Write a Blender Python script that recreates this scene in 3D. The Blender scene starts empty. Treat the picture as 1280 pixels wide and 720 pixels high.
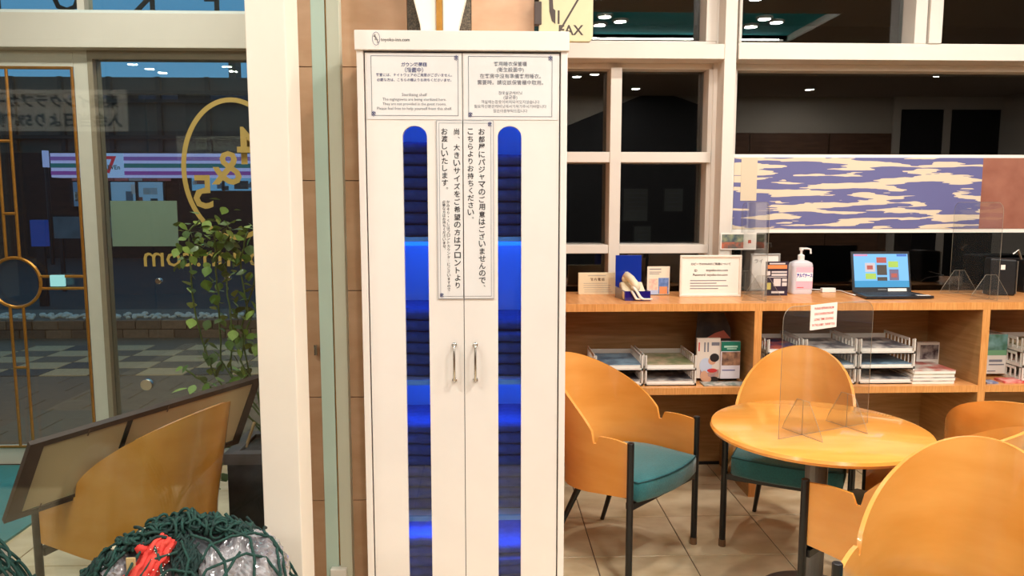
import bpy, bmesh, math, random
from mathutils import Vector, Matrix, noise
R = random.Random(7)
scn = bpy.context.scene
COL = scn.collection

# ---------------------------------------------------------------- camera
F_PX, TILT, YAW, EYE = 950.0, math.radians(6.5), math.radians(2.0), 1.6
cam_d = bpy.data.cameras.new('camera'); cam = bpy.data.objects.new('camera', cam_d); COL.objects.link(cam)
cam_d.sensor_width = 36.0; cam_d.lens = F_PX / 1280.0 * 36.0; cam_d.clip_start = 0.05; cam_d.clip_end = 300
cam.location = (0, 0, EYE); cam.rotation_euler = (math.pi / 2 - TILT, 0, -YAW)
scn.camera = cam
# ---------------------------------------------------------------- dusk sky, exposure
W = bpy.data.worlds.new('dusk_sky'); scn.world = W; W.use_nodes = True
W.node_tree.nodes['Background'].inputs[0].default_value = (0.11, 0.31, 0.58, 1)
W.node_tree.nodes['Background'].inputs[1].default_value = 1.35
vs = scn.view_settings
vs.view_transform = 'Standard'; vs.look = 'None'; vs.gamma = 1.0; vs.use_curve_mapping = False
vs.exposure = 0.0
try:
    scn.cycles.use_denoising = True; scn.cycles.use_adaptive_sampling = False; scn.cycles.max_bounces = 10; scn.cycles.transparent_max_bounces = 24
    scn.cycles.sample_clamp_indirect = 4.0; scn.cycles.caustics_reflective = False; scn.cycles.caustics_refractive = False
except Exception: pass
LAMP_W = 10.5          # one ceiling downlight

# photo pixel -> point on a world plane (used to read real positions off the photograph)
_ct, _st, _cy, _sy = math.cos(TILT), math.sin(TILT), math.cos(YAW), math.sin(YAW)
def _ray(px, py):
    u = (px - 640) / F_PX; v = (360 - py) / F_PX
    f = _ct + v * _st; z = -_st + v * _ct
    return (u * _cy + f * _sy, -u * _sy + f * _cy, z)
def PY(px, py, Y):
    d = _ray(px, py); k = Y / d[1]; return Vector((d[0] * k, Y, EYE + d[2] * k))
def PZ(px, py, Z=0.0):
    d = _ray(px, py); k = (Z - EYE) / d[2]; return Vector((d[0] * k, d[1] * k, Z))

# ---------------------------------------------------------------- materials
def lin(c):
    return tuple(((x / 255.0) / 12.92 if x <= 10.3 else (((x / 255.0) + 0.055) / 1.055) ** 2.4) for x in c) + (1.0,)
MATS = {}
def mat(name, col, rough=0.5, metal=0.0, world=False, var=0.0, scale=20.0, bump=0.0, emit=0.0, emit_col=None, stretch=(1, 1, 1), coat=0.0, col2=None, detail=4.0, spec=0.5, sheen=0.0):
    if name in MATS: return MATS[name]
    m = bpy.data.materials.new(name); m.use_nodes = True; nt = m.node_tree; b = nt.nodes['Principled BSDF']
    b.inputs['Base Color'].default_value = lin(col); b.inputs['Roughness'].default_value = rough; b.inputs['Metallic'].default_value = metal
    b.inputs['Coat Weight'].default_value = coat; b.inputs['Specular IOR Level'].default_value = spec
    b.inputs['Sheen Weight'].default_value = sheen
    if emit:
        b.inputs['Emission Color'].default_value = lin(emit_col or col); b.inputs['Emission Strength'].default_value = emit
        if emit >= .2 and name != 'sconce_shade': b.inputs['Base Color'].default_value = tuple(x * .25 for x in lin(col)[:3]) + (1,)
    if var or bump or col2:
        tc = nt.nodes.new('ShaderNodeTexCoord'); mp = nt.nodes.new('ShaderNodeMapping'); mp.inputs['Scale'].default_value = stretch
        nz = nt.nodes.new('ShaderNodeTexNoise'); nz.inputs['Scale'].default_value = scale; nz.inputs['Detail'].default_value = detail
        src = nt.nodes.new('ShaderNodeNewGeometry').outputs['Position'] if world else tc.outputs['Object']
        nt.links.new(src, mp.inputs[0]); nt.links.new(mp.outputs[0], nz.inputs['Vector'])
        if var or col2:
            rp = nt.nodes.new('ShaderNodeValToRGB')
            a = lin(col); c2 = lin(col2) if col2 else tuple(max(0, x * (1 - var)) for x in a[:3]) + (1,)
            a2 = a if col2 else tuple(min(1, x * (1 + var)) for x in a[:3]) + (1,)
            rp.color_ramp.elements[0].position = 0.36; rp.color_ramp.elements[1].position = 0.64
            rp.color_ramp.elements[0].color = c2; rp.color_ramp.elements[1].color = a2
            nt.links.new(nz.outputs['Fac'], rp.inputs[0]); nt.links.new(rp.outputs[0], b.inputs['Base Color'])
        if bump:
            bp = nt.nodes.new('ShaderNodeBump'); bp.inputs['Strength'].default_value = bump; bp.inputs['Distance'].default_value = 0.01
            nt.links.new(nz.outputs['Fac'], bp.inputs['Height']); nt.links.new(bp.outputs[0], b.inputs['Normal'])
    MATS[name] = m; return m
def glass(name, tint=(255, 255, 255), f0=0.03, rough=0.0, haze=0.0):
    if name in MATS: return MATS[name]
    m = bpy.data.materials.new(name); m.use_nodes = True; nt = m.node_tree; nt.nodes.remove(nt.nodes['Principled BSDF'])
    out = nt.nodes['Material Output']
    tr = nt.nodes.new('ShaderNodeBsdfTransparent'); tr.inputs[0].default_value = lin(tint)
    gl = nt.nodes.new('ShaderNodeBsdfGlossy'); gl.inputs['Roughness'].default_value = rough; gl.inputs['Color'].default_value = (1, 1, 1, 1)
    lw = nt.nodes.new('ShaderNodeLayerWeight'); lw.inputs[0].default_value = 0.5
    pw = nt.nodes.new('ShaderNodeMath'); pw.operation = 'POWER'; pw.inputs[1].default_value = 5
    ma = nt.nodes.new('ShaderNodeMath'); ma.operation = 'MULTIPLY_ADD'; ma.inputs[1].default_value = 1 - f0; ma.inputs[2].default_value = f0
    mx = nt.nodes.new('ShaderNodeMixShader')
    nt.links.new(lw.outputs['Facing'], pw.inputs[0]); nt.links.new(pw.outputs[0], ma.inputs[0]); nt.links.new(ma.outputs[0], mx.inputs[0])
    base = tr.outputs[0]
    if haze:
        df = nt.nodes.new('ShaderNodeBsdfDiffuse'); df.inputs[0].default_value = lin((215, 222, 220))
        hm = nt.nodes.new('ShaderNodeMixShader'); hm.inputs[0].default_value = haze
        nt.links.new(tr.outputs[0], hm.inputs[1]); nt.links.new(df.outputs[0], hm.inputs[2]); base = hm.outputs[0]
    nt.links.new(base, mx.inputs[1]); nt.links.new(gl.outputs[0], mx.inputs[2]); nt.links.new(mx.outputs[0], out.inputs[0])
    MATS[name] = m; return m
def wood(name, c1, c2, rough=0.3, coat=0.4, axis=(1, 1, 9), scale=3.0):
    if name in MATS: return MATS[name]
    m = mat(name, c1, rough, coat=coat, col2=c2, scale=scale, stretch=axis, detail=6); return m

white = mat('white_lacquer', (238, 228, 220), 0.35, var=0.015, scale=6)
cream = mat('cream_paint', (218, 210, 199), 0.45, var=0.02, scale=5)
column_m = mat('column_paint', (240, 228, 212), 0.5, var=0.02, scale=4)
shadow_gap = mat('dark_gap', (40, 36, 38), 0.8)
black = mat('black_metal', (14, 14, 16), 0.35, spec=0.5)
blackp = mat('black_plastic', (18, 18, 20), 0.45, var=0.2, scale=60)
chrome = mat('brushed_steel', (205, 200, 192), 0.22, metal=1.0, var=0.05, scale=80)
gold = mat('gold_metal', (190, 135, 60), 0.35, metal=0.7, var=0.1, scale=40)
gold_film = mat('gold_film', (190, 160, 85), 0.5, emit=0.04)
chairwood = wood('bent_plywood', (228, 158, 78), (216, 142, 60), 0.25, 0.6, (1.0, 1.0, 4), 2.2)
tablewood = wood('table_veneer', (238, 164, 76), (230, 150, 62), 0.22, 0.6, (1, 6, 1), 2.2)
counterwood = wood('counter_veneer', (222, 158, 98), (206, 138, 80), 0.4, 0.2, (7, 1, 1), 6.0)
edgewood = wood('edge_band', (226, 160, 92), (208, 138, 70), 0.45, 0.1, (14, 1, 1), 12.0)
shelfwood = wood('shelf_panel', (172, 134, 86), (154, 116, 68), 0.5, 0.1, (1, 1, 12), 5.0)
teal_fabric = mat('teal_fabric', (30, 98, 102), 0.85, var=0.12, scale=140, bump=0.15, sheen=0.3)
brown_foot = mat('brown_foot', (120, 88, 60), 0.5, var=0.1)
paper = mat('white_paper', (240, 234, 224), 0.7, var=0.015, scale=10)
ink = mat('black_ink', (38, 36, 42), 0.8)
ink_blue = mat('blue_grey_ink', (88, 90, 128), 0.8)
ink_grey = mat('grey_ink', (120, 120, 130), 0.8)
ink_red = mat('red_ink', (205, 60, 45), 0.8)
stone = mat('beige_stone', (212, 168, 134), 0.3, var=0.10, scale=5, col2=(198, 152, 116), stretch=(1, 1, 2), detail=7, coat=0.1)
granite = mat('grey_granite', (120, 105, 85), 0.4, col2=(55, 48, 38), scale=180)
tile_m = mat('travertine_tile', (224, 206, 172), 0.3, col2=(190, 166, 128), scale=3.6, detail=10, bump=0.02, world=True, stretch=(1, 1.6, 1))
grout = mat('dark_grout', (96, 78, 64), 0.9)
pane_g = glass('window_glass', (235, 240, 238), 0.04)
dark_g = glass('double_glass', (200, 205, 205), 0.095)
near_g = glass('partition_glass', (243, 248, 245), 0.045)
acryl = glass('clear_acrylic', (246, 247, 247), 0.025, haze=0.012)
acryl_edge = mat('acrylic_edge', (150, 138, 120), 0.3)
mint = mat('mint_glass_edge', (196, 216, 202), 0.25, var=0.03, scale=3)

# ---------------------------------------------------------------- mesh helpers
class MB:
    def __init__(s): s.v = []; s.f = []
    def add(s, vs_, fs):
        n = len(s.v); s.v += [tuple(p) for p in vs_]; s.f += [tuple(i + n for i in q) for q in fs]; return s
    def box(s, x0, x1, y0, y1, z0, z1):
        return s.add([(x0, y0, z0), (x1, y0, z0), (x1, y1, z0), (x0, y1, z0), (x0, y0, z1), (x1, y0, z1), (x1, y1, z1), (x0, y1, z1)],
                     [(0, 3, 2, 1), (4, 5, 6, 7), (0, 1, 5, 4), (1, 2, 6, 5), (2, 3, 7, 6), (3, 0, 4, 7)])
    def hexa(s, a, b):   # two quads (lists of 4 points)
        return s.add(list(a) + list(b), [(3, 2, 1, 0), (4, 5, 6, 7), (0, 1, 5, 4), (1, 2, 6, 5), (2, 3, 7, 6), (3, 0, 4, 7)])
    def prism(s, poly, a, b, axis='y'):
        n = len(poly)
        def pt(p, d): return (p[0], d, p[1]) if axis == 'y' else ((d, p[0], p[1]) if axis == 'x' else (p[0], p[1], d))
        vs_ = [pt(p, a) for p in poly] + [pt(p, b) for p in poly]
        return s.add(vs_, [tuple(range(n)), tuple(range(2 * n - 1, n - 1, -1))] + [(i, n + i, n + (i + 1) % n, (i + 1) % n) for i in range(n)])
    def cyl(s, p0, p1, r0, r1=None, seg=14):
        r1 = r0 if r1 is None else r1; p0 = Vector(p0); p1 = Vector(p1); d = (p1 - p0).normalized()
        a = d.orthogonal().normalized(); b = d.cross(a)
        vs_ = [p0 + (a * math.cos(t) + b * math.sin(t)) * r0 for t in [2 * math.pi * i / seg for i in range(seg)]]
        vs_ += [p1 + (a * math.cos(t) + b * math.sin(t)) * r1 for t in [2 * math.pi * i / seg for i in range(seg)]]
        return s.add(vs_, [tuple(range(seg - 1, -1, -1)), tuple(range(seg, 2 * seg))] + [(i, (i + 1) % seg, seg + (i + 1) % seg, seg + i) for i in range(seg)])
    def tube(s, pts, r, seg=6, closed=False):
        pts = [Vector(p) for p in pts]; n = len(pts); vs_ = []; a = None
        for i, p in enumerate(pts):
            if closed: d = pts[(i + 1) % n] - pts[i - 1]
            else: d = pts[min(i + 1, n - 1)] - pts[max(i - 1, 0)]
            if d.length < 1e-9: d = Vector((0, 0, 1))
            d.normalize()
            if a is None: a = d.orthogonal().normalized()
            else:
                a = a - d * a.dot(d)
                a = a.normalized() if a.length > 1e-6 else d.orthogonal().normalized()
            b = d.cross(a)
            vs_ += [p + (a * math.cos(2 * math.pi * k / seg) + b * math.sin(2 * math.pi * k / seg)) * r for k in range(seg)]
        fs = []
        for i in range(n if closed else n - 1):
            j = (i + 1) % n
            fs += [(i * seg + k, i * seg + (k + 1) % seg, j * seg + (k + 1) % seg, j * seg + k) for k in range(seg)]
        if not closed: fs += [tuple(range(seg - 1, -1, -1)), tuple(range((n - 1) * seg, n * seg))]
        return s.add(vs_, fs)
    def lathe(s, prof, cx=0, cy=0, seg=24):
        n = len(prof); vs_ = []; fs = []
        for r, z in prof:
            vs_ += [(cx + r * math.cos(2 * math.pi * k / seg), cy + r * math.sin(2 * math.pi * k / seg), z) for k in range(seg)]
        for i in range(n - 1):
            fs += [(i * seg + k, i * seg + (k + 1) % seg, (i + 1) * seg + (k + 1) % seg, (i + 1) * seg + k) for k in range(seg)]
        fs += [tuple(range(seg - 1, -1, -1)), tuple(range((n - 1) * seg, n * seg))]
        return s.add(vs_, fs)
    def blob(s, c, r, amp=0.1, freq=3.0, nu=28, nv=18, seed=0, zmin=None):
        vs_ = []; fs = []
        for j in range(nv + 1):
            th = math.pi * j / nv
            for i in range(nu):
                ph = 2 * math.pi * i / nu
                d = Vector((math.sin(th) * math.cos(ph), math.sin(th) * math.sin(ph), math.cos(th)))
                k = 1 + amp * noise.noise(d * freq + Vector((seed, seed * 2, 0))) + amp * 0.6 * abs(noise.noise(d * freq * 2.7 + Vector((seed, 5, 1))))
                p = Vector((c[0] + d.x * r[0] * k, c[1] + d.y * r[1] * k, c[2] + d.z * r[2] * k))
                if zmin is not None: p.z = max(p.z, zmin)
                vs_.append(p)
        for j in range(nv):
            for i in range(nu):
                fs.append((j * nu + i, (j + 1) * nu + i, (j + 1) * nu + (i + 1) % nu, j * nu + (i + 1) % nu))
        return s.add(vs_, fs)
    def build(s, name, m, parent=None, bevel=0.0, smooth=False, local=False, seg=2):
        if parent is not None: o = Vector((0, 0, 0)) if local else parent.location.copy()
        elif local: o = Vector((0, 0, 0))
        else:
            xs = [p[0] for p in s.v]; ys = [p[1] for p in s.v]; zs = [p[2] for p in s.v]
            o = Vector(((min(xs) + max(xs)) / 2, (min(ys) + max(ys)) / 2, min(zs)))
        if parent is not None and not local and parent.parent is not None: o = o + parent.parent.location
        me = bpy.data.meshes.new(name); me.from_pydata([(p[0] - o.x, p[1] - o.y, p[2] - o.z) for p in s.v], [], s.f)
        bm = bmesh.new(); bm.from_mesh(me); bmesh.ops.recalc_face_normals(bm, faces=bm.faces[:]); bm.to_mesh(me); bm.free()
        if smooth:
            for p in me.polygons: p.use_smooth = True
        me.materials.append(m)
        ob = bpy.data.objects.new(name, me); COL.objects.link(ob)
        if parent is not None: ob.parent = parent
        else: ob.location = o
        if bevel:
            md = ob.modifiers.new('bevel', 'BEVEL'); md.width = bevel; md.segments = seg; md.limit_method = 'ANGLE'; md.angle_limit = math.radians(40)
        return ob
def tag(o, label, cat, group=None):
    o['label'] = label; o['category'] = cat
    if group: o['group'] = group
    return o
def structure(o, label=None):
    o['kind'] = 'structure'
    if label: o['label'] = label
    return o
def thing(name, label, cat, loc=(0, 0, 0), group=None, rotz=0.0):
    o = bpy.data.objects.new(name, None); COL.objects.link(o); o.location = loc; o.rotation_euler = (0, 0, rotz)
    o.empty_display_size = 0.1
    return tag(o, label, cat, group)
def struct_root(name, loc=(0, 0, 0), label=None):
    o = bpy.data.objects.new(name, None); COL.objects.link(o); o.location = loc; return structure(o, label)
def copy_tree(o, parent=None):
    c = o.copy(); COL.objects.link(c)
    if parent is not None: c.parent = parent
    for ch in list(o.children): copy_tree(ch, c)
    return c
def box(name, m, x0, x1, y0, y1, z0, z1, parent=None, bevel=0.0, local=False):
    return MB().box(min(x0, x1), max(x0, x1), min(y0, y1), max(y0, y1), min(z0, z1), max(z0, z1)).build(name, m, parent, bevel, local=local)
_fcache = {}
def txt(s, m, at, parent, w=None, h=None, mirror=False, face=-1, align='c', name='lettering', bold=0.0, local=False, spacing=1.0, rot=None, line=1.0, al='CENTER', lift=0.0007):
    """flat lettering in the XZ plane at world point `at` (centre), facing -Y (face=-1) or +Y"""
    cu = bpy.data.curves.new(name, 'FONT'); cu.body = s; cu.align_x = al; cu.offset = bold; cu.space_character = spacing; cu.space_line = line
    cu.resolution_u = 2
    ob = bpy.data.objects.new('t', cu); COL.objects.link(ob)
    me = bpy.data.meshes.new_from_object(ob.evaluated_get(bpy.context.evaluated_depsgraph_get()))
    bpy.data.objects.remove(ob); bpy.data.curves.remove(cu)
    xs = [v.co.x for v in me.vertices]; ys = [v.co.y for v in me.vertices]
    if not xs: return None
    bw, bh = max(xs) - min(xs), max(ys) - min(ys); k = (w / bw) if w else (h / bh)
    kx = k if w else k; ky = (h / bh) if h else k
    ax = {'c': (min(xs) + max(xs)) / 2, 'l': min(xs), 'r': max(xs)}[align]; ay = (min(ys) + max(ys)) / 2
    sg = (-1 if mirror else 1) * (1 if face < 0 else -1)
    org = Vector((0, 0, 0))
    if parent is not None and not local:
        org = parent.location.copy()
        if parent.parent is not None: org = org + parent.parent.location
    for v in me.vertices:
        x = (v.co.x - ax) * kx * sg; z = (v.co.y - ay) * ky
        p = Vector((x, face * lift, z))
        if rot is not None: p = rot @ p
        v.co = p + Vector(at) - org
    me.materials.clear(); me.materials.append(m); me.name = name
    o = bpy.data.objects.new(name, me); COL.objects.link(o)
    if parent is not None: o.parent = parent
    return o

# ================================================================= ROOM SHELL
YG = 4.64            # glass line of the street wall
CEIL = 3.4
floor_o = structure(box('floor', grout, -8, 9, -4, YG + 0.06, -0.08, -0.004), 'beige stone tile floor with dark joints')
TS = 0.4325
tm = MB().box(0, TS - 0.005, 0, TS - 0.005, -0.03, 0.0)
first = None
for i in range(-9, 8):
    for j in range(-6, 4):
        x = 0.4875 + i * TS + 0.0025; y = 3.266 + j * TS + 0.0025
        if y + TS > YG + 0.06: continue
        if first is None:
            first = tm.build('tile', tile_m, local=True, bevel=0.0015, seg=1); t = first
        else:
            t = first.copy(); COL.objects.link(t)
        t.parent = floor_o; t.location = Vector((x, y, 0.0)) - floor_o.location
grey_wall = mat('grey_wall', (205, 196, 182), 0.7, var=0.05)
brown_panel = wood('brown_wall_panel', (120, 84, 60), (96, 64, 44), 0.5, 0.1, (1, 1, 8), 3)
ceil_m = mat('ceiling_paint', (170, 158, 144), 0.8, var=0.02)
tealpaint = mat('teal_paint', (10, 150, 158), 0.7, var=0.03)
structure(MB().box(-8, 9, -4.1, -4, 0, CEIL).build('wall_back', grey_wall))
bp = struct_root('trim_3', (0, -3.97, 0), 'brown wood wainscot panels')
for k in range(12):
    box('wood_panel', brown_panel, -8 + k * 1.4, -8 + k * 1.4 + 1.38, -4, -3.96, 0, 2.78, bp)
structure(box('wall_left', grey_wall, -8.1, -8, -4, YG, 0, CEIL)); structure(box('wall_right', cream, 9, 9.1, -4, YG, 0, CEIL))
RX0, RX1, RY0, RY1 = -1.5, 3.45, 0.45, 1.8
cm = MB().box(-8, 9, -4, RY0, CEIL, CEIL + 0.1).box(-8, 9, RY1, YG + 0.1, CEIL, CEIL + 0.1).box(-8, RX0, RY0, RY1, CEIL, CEIL + 0.1).box(RX1, 9, RY0, RY1, CEIL, CEIL + 0.1)
cm.build('ceiling', ceil_m)['kind'] = 'structure'
cr = MB().box(RX0 - .02, RX1 + .02, RY0 - .02, RY1 + .02, CEIL + 0.08, CEIL + 0.12).build('ceiling_recess', tealpaint); structure(cr, 'teal recessed ceiling coffer')
cs = MB().box(RX0 - .05, RX0, RY0, RY1, CEIL + .02, CEIL + .12).box(RX1, RX1 + .05, RY0, RY1, CEIL + .02, CEIL + .12).box(RX0, RX1, RY0 - .05, RY0, CEIL + .02, CEIL + .12).box(RX0, RX1, RY1, RY1 + .05, CEIL + .02, CEIL + .12)
structure(cs.build('trim_4', cream))

cove_m = mat('added_cove_strip', (255, 245, 230), .5, emit=3.0)  # glowing strips and area lamps added to brighten the teal recess
for yy, sg_ in ((RY0, 1), (RY1, -1)):
    cv = structure(box('trim_6', cove_m, RX0 + .05, RX1 - .05, yy + sg_ * .005, yy + sg_ * .02, CEIL + .022, CEIL + .034), 'glowing strip added to brighten the teal recess')
    ld = bpy.data.lights.new('recess_fill', 'AREA'); ld.shape = 'RECTANGLE'; ld.size = RX1 - RX0 - .2; ld.size_y = .015; ld.energy = 26; ld.color = (1, .97, .9)
    lo = bpy.data.objects.new('recess_fill', ld); COL.objects.link(lo); lo.location = ((RX0 + RX1) / 2, yy + sg_ * .03, CEIL + .028); lo.rotation_euler = (math.radians(180 - sg_ * 70), 0, 0)
# dark gable panel added for its reflection; white framed doorway on the rear wall
Dv = 2 * YG + 3.95
def bw(px, py): p = PY(px, py, Dv); return (p.x, p.z)
al_m = mat('dark_panel', (16, 15, 20), .6, var=.3)
g_ = [bw(690, 165), bw(820, 112), bw(893, 138)]
structure(MB().prism([(g_[0][0], 0), g_[0], g_[1], g_[2], (g_[2][0], 0)], -3.955, -3.93).build('gable_panel', al_m), 'dark gabled panel added on the rear wall for its reflection')
d2 = struct_root('door_2', (bw(1185, 150)[0], -3.94, 0), 'white framed doorway on the rear wall')
xa_, xb_, zt_ = bw(1116, 150)[0], bw(1262, 150)[0], bw(1190, 112)[1]; zb_ = bw(1190, 137)[1]; xm_ = bw(1183, 150)[0]
MB().box(xa_, xb_, -3.955, -3.88, zb_, zt_).box(xa_, xa_ + .12, -3.955, -3.90, 0, zb_).box(xb_ - .12, xb_, -3.955, -3.90, 0, zb_).box(xm_ - .06, xm_ + .06, -3.955, -3.90, 0, zb_).build('frame', cream, d2)
MB().box(xa_ + .12, xm_ - .06, -3.955, -3.94, 0, zb_).box(xm_ + .06, xb_ - .12, -3.955, -3.94, 0, zb_).build('pane', al_m, d2)
# ceiling downlights: some placed from their mirror images, others added to light the lobby
lens_m = mat('lamp_lens', (255, 244, 225), 0.5, emit=22.0, emit_col=(255, 240, 218))
rim_m = mat('lamp_rim', (210, 205, 195), 0.4)
dl_spots = [(1.22, 1.35), (1.41, 1.16), (1.22, .99), (2.87, 1.32), (3.05, 1.17), (2.85, .97), (1.34, -1.4), (1.55, -1.65), (1.32, -1.87),
            (4.52, -1.48), (3.65, -1.45), (6.24, -1.42), (6.5, -1.28), (6.46, -1.62), (-4.59, -1.06), (-4.53, -1.42), (-4.48, -1.72), (-3.42, -1.2), (-3.46, -1.57),
            (-2.3, 3.4), (-1.7, 3.5), (-1.75, 1.35), (-1.35, 1.05), (-2.1, -0.6), (2.4, 2.4), (1.0, 2.4), (3.4, 2.6), (0.9, 3.4), (2.0, 3.4), (3.2, 3.5), (0.2, -0.6), (2.4, -3.0), (5.2, -3.0), (0.2, -3.0)]  # row added to brighten the lobby, not placed from mirror images
def make_downlight():
    t = thing('ceiling_downlight', 'round recessed ceiling downlight', 'ceiling light', (0, 0, 0), 'recessed ceiling downlights')
    MB().lathe([(.085, 0), (.085, .02), (.06, .02), (.06, .0)], seg=20).build('rim', rim_m, t, local=True, smooth=False)
    MB().lathe([(.058, .008), (.058, .016)], seg=20).build('lens', lens_m, t, local=True)
    return t
dl0 = make_downlight()
for i, (x, y) in enumerate(dl_spots):
    t = dl0 if i == 0 else copy_tree(dl0)
    z = CEIL + (0.08 if (RX0 < x < RX1 and RY0 < y < RY1) else 0.0)
    t.location = (x, y, z - 0.02)
    t['label'] = ('round downlight in the teal ceiling recess' if z > CEIL else ('round ceiling downlight added to brighten the rear wall' if y < -2.5 else ('round ceiling downlight added to brighten the entrance bay' if x < -1 and y > 0 else ('round ceiling downlight in the banner area' if x < -1 else ('round ceiling downlight over the open lobby floor' if y < 0 else 'round ceiling downlight added to brighten the tables'))))) + ', mirrored in the glass'
    ld = bpy.data.lights.new('downlight_lamp', 'AREA'); ld.shape = 'DISK'; ld.size = 0.12; ld.energy = LAMP_W * (0.5 if (y > 3 and x > 0) else (0.72 if (y > 2 and x > 0) else 1.0)); ld.color = (1.0, 0.935, 0.86)
    lo = bpy.data.objects.new('downlight_lamp', ld); COL.objects.link(lo); lo.parent = t; lo.location = (0, 0, -0.004)

# ================================================================= STREET WALL, LEFT PART
beam = box('trim_1', cream, -3.3, -0.30, 4.52, 4.74, 2.468, 2.66, bevel=0.004); structure(beam, 'cream painted lintel above the entrance')
structure(box('trim_2', mat('pale_trim', (225, 232, 230), .4), -3.3, -0.30, 4.56, 4.70, 2.66, 2.684), 'pale sill strip above the lintel')
structure(box('wall_front', cream, -8, -3.3, YG - .1, YG + .1, 0, CEIL))
# transom window with mirrored letters
w3 = struct_root('window_3', (-1.8, YG, 2.68), 'transom window above the entrance lintel')
box('pane', pane_g, -3.3, -.3, YG, YG + .008, 2.684, CEIL, w3)
for X in (PY(106, 5, YG).x, ):
    box('mullion', cream, X - .02, X + .02, YG - .05, YG + .05, 2.684, CEIL, w3)
letm = mat('dark_letter', (22, 24, 40), .6)
for ch, px in (('I', 0), ('O', 85), ('K', 180), ('F', 266)):
    p = PY(px, 2, YG + .03)
    txt(ch, letm, (p.x, YG + .012, 2.767), w3, h=0.155, mirror=True, bold=0.02)
# automatic door leaf with gold grille
d1 = struct_root('door_1', (-2.85, YG, 0), 'glazed entrance door with gold bar grille')
post_m = mat('door_frame_paint', (214, 210, 198), .45, var=.02)
fr = MB().box(-2.385, -2.302, YG - .03, YG + .03, 0.0, 2.468).box(-3.3, -2.385, YG - .03, YG + .03, 2.375, 2.468).box(-3.3, -2.385, YG - .03, YG + .03, 0.0, 0.105)
fr.build('frame', post_m, d1, bevel=.003)
box('pane', pane_g, -3.3, -2.385, YG, YG + .008, .105, 2.375, d1)
def gbar(x0, z0, x1, z1, r=.009):
    MB().tube([(x0, YG - .035, z0), (x1, YG - .035, z1)], r, 6).build('gold_bar', gold, d1)
gx1, gx2 = -2.842, -2.765
gbar(-2.393, .11, -2.393, 2.372); gbar(-3.3, 2.368, -2.393, 2.368); gbar(-3.3, .112, -2.393, .112)
cz, cxx, cr_ = 1.119, -2.80, .148
for X in (gx1, gx2):
    dz = math.sqrt(cr_ ** 2 - (X - cxx) ** 2)
    gbar(X, .112, X, cz - dz); gbar(X, cz + dz, X, 2.368)
for z in (PY(15, 177, YG).z, PY(25, 267, YG).z, PY(35, 458, YG).z): gbar(gx1, z, gx2, z)
dx = math.sqrt(cr_ ** 2 - .04 ** 2)
for s_ in (1, -1):
    gbar(cxx + dx, cz + s_ * .036, -2.393, cz + s_ * .036); gbar(cxx - dx, cz + s_ * .036, -3.3, cz + s_ * .036)
MB().tube([(cxx + cr_ * math.cos(a), YG - .035, cz + cr_ * math.sin(a)) for a in [2 * math.pi * k / 40 for k in range(40)]], .010, 6, True).build('gold_ring', gold, d1)
box('exit_reflection', mat('exit_reflection', (215, 250, 250), .3, emit=.75, emit_col=(170, 245, 250)), PY(68, 350, YG).x, PY(86, 350, YG).x, YG - .05, YG - .03, PY(77, 357, YG).z, PY(77, 343, YG).z, d1, .004)  # glowing plate standing in for an exit sign's reflection in the glass
# sidelight beside the door
w4 = struct_root('window_4', (-1.8, YG, 0), 'large street window with gold lettering')
MB().box(-2.30, -2.270, YG - .04, YG + .06, 0, 2.468).box(-2.270, -.9, YG - .04, YG + .06, 2.42, 2.468).box(-2.270, -.9, YG - .04, YG + .06, 0, .06).build('frame', mat('bronze_frame', (150, 138, 118), .4, var=.03), w4)
box('pane', pane_g, -2.270, -.3, YG, YG + .010, .06, 2.42, w4)
oc = (-1.50, 1.79); orx, orz = .306, .42
on = MB(); n = 64; vs_ = []
for k in range(n):
    a = 2 * math.pi * k / n
    for rr in (0, .028):
        for yy in (YG - .003, YG - .001):
            vs_.append((oc[0] + (orx - rr) * math.cos(a), yy, oc[1] + (orz - rr) * math.sin(a)))
fs = []
for k in range(n):
    a, b = k * 4, ((k + 1) % n) * 4
    fs += [(a, b, b + 2, a + 2), (a + 1, a + 3, b + 3, b + 1), (a, a + 1, b + 1, b), (a + 2, b + 2, b + 3, a + 3)]
on.add(vs_, fs).build('gold_oval', gold_film, w4)
for ch, px, py, hh in (('4', 312, 182, .22), ('&', 283, 210, .20), ('5', 254, 240, .20)):
    p = PY(px, py, YG); txt(ch, gold_film, (p.x, YG - .002, p.z), w4, h=hh, mirror=True, bold=.012)
pA = PY(180, 326, YG)
txt('toyoko-inn.com', gold_film, (pA.x, YG - .002, 1.252), w4, w=1.14, mirror=True, align='r', bold=.006)
for px, py, r in ((185, 480, .036), (200, 351, .018), (286, 347, .018)):
    p = PY(px, py, YG); MB().cyl((p.x, YG - .03, p.z), (p.x, YG, p.z), r, seg=20).build('glass_stud', chrome, w4, bevel=.003)
tag(box('poster_sheet', mat('mint_paper', (176, 196, 184), .6, var=.04, scale=3), PY(138, 280, YG).x, PY(221, 280, YG).x, YG + .012, YG + .016, PY(180, 308, YG).z, PY(180, 251, YG).z), 'pale green blank sheet taped to the street window', 'poster')

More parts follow.
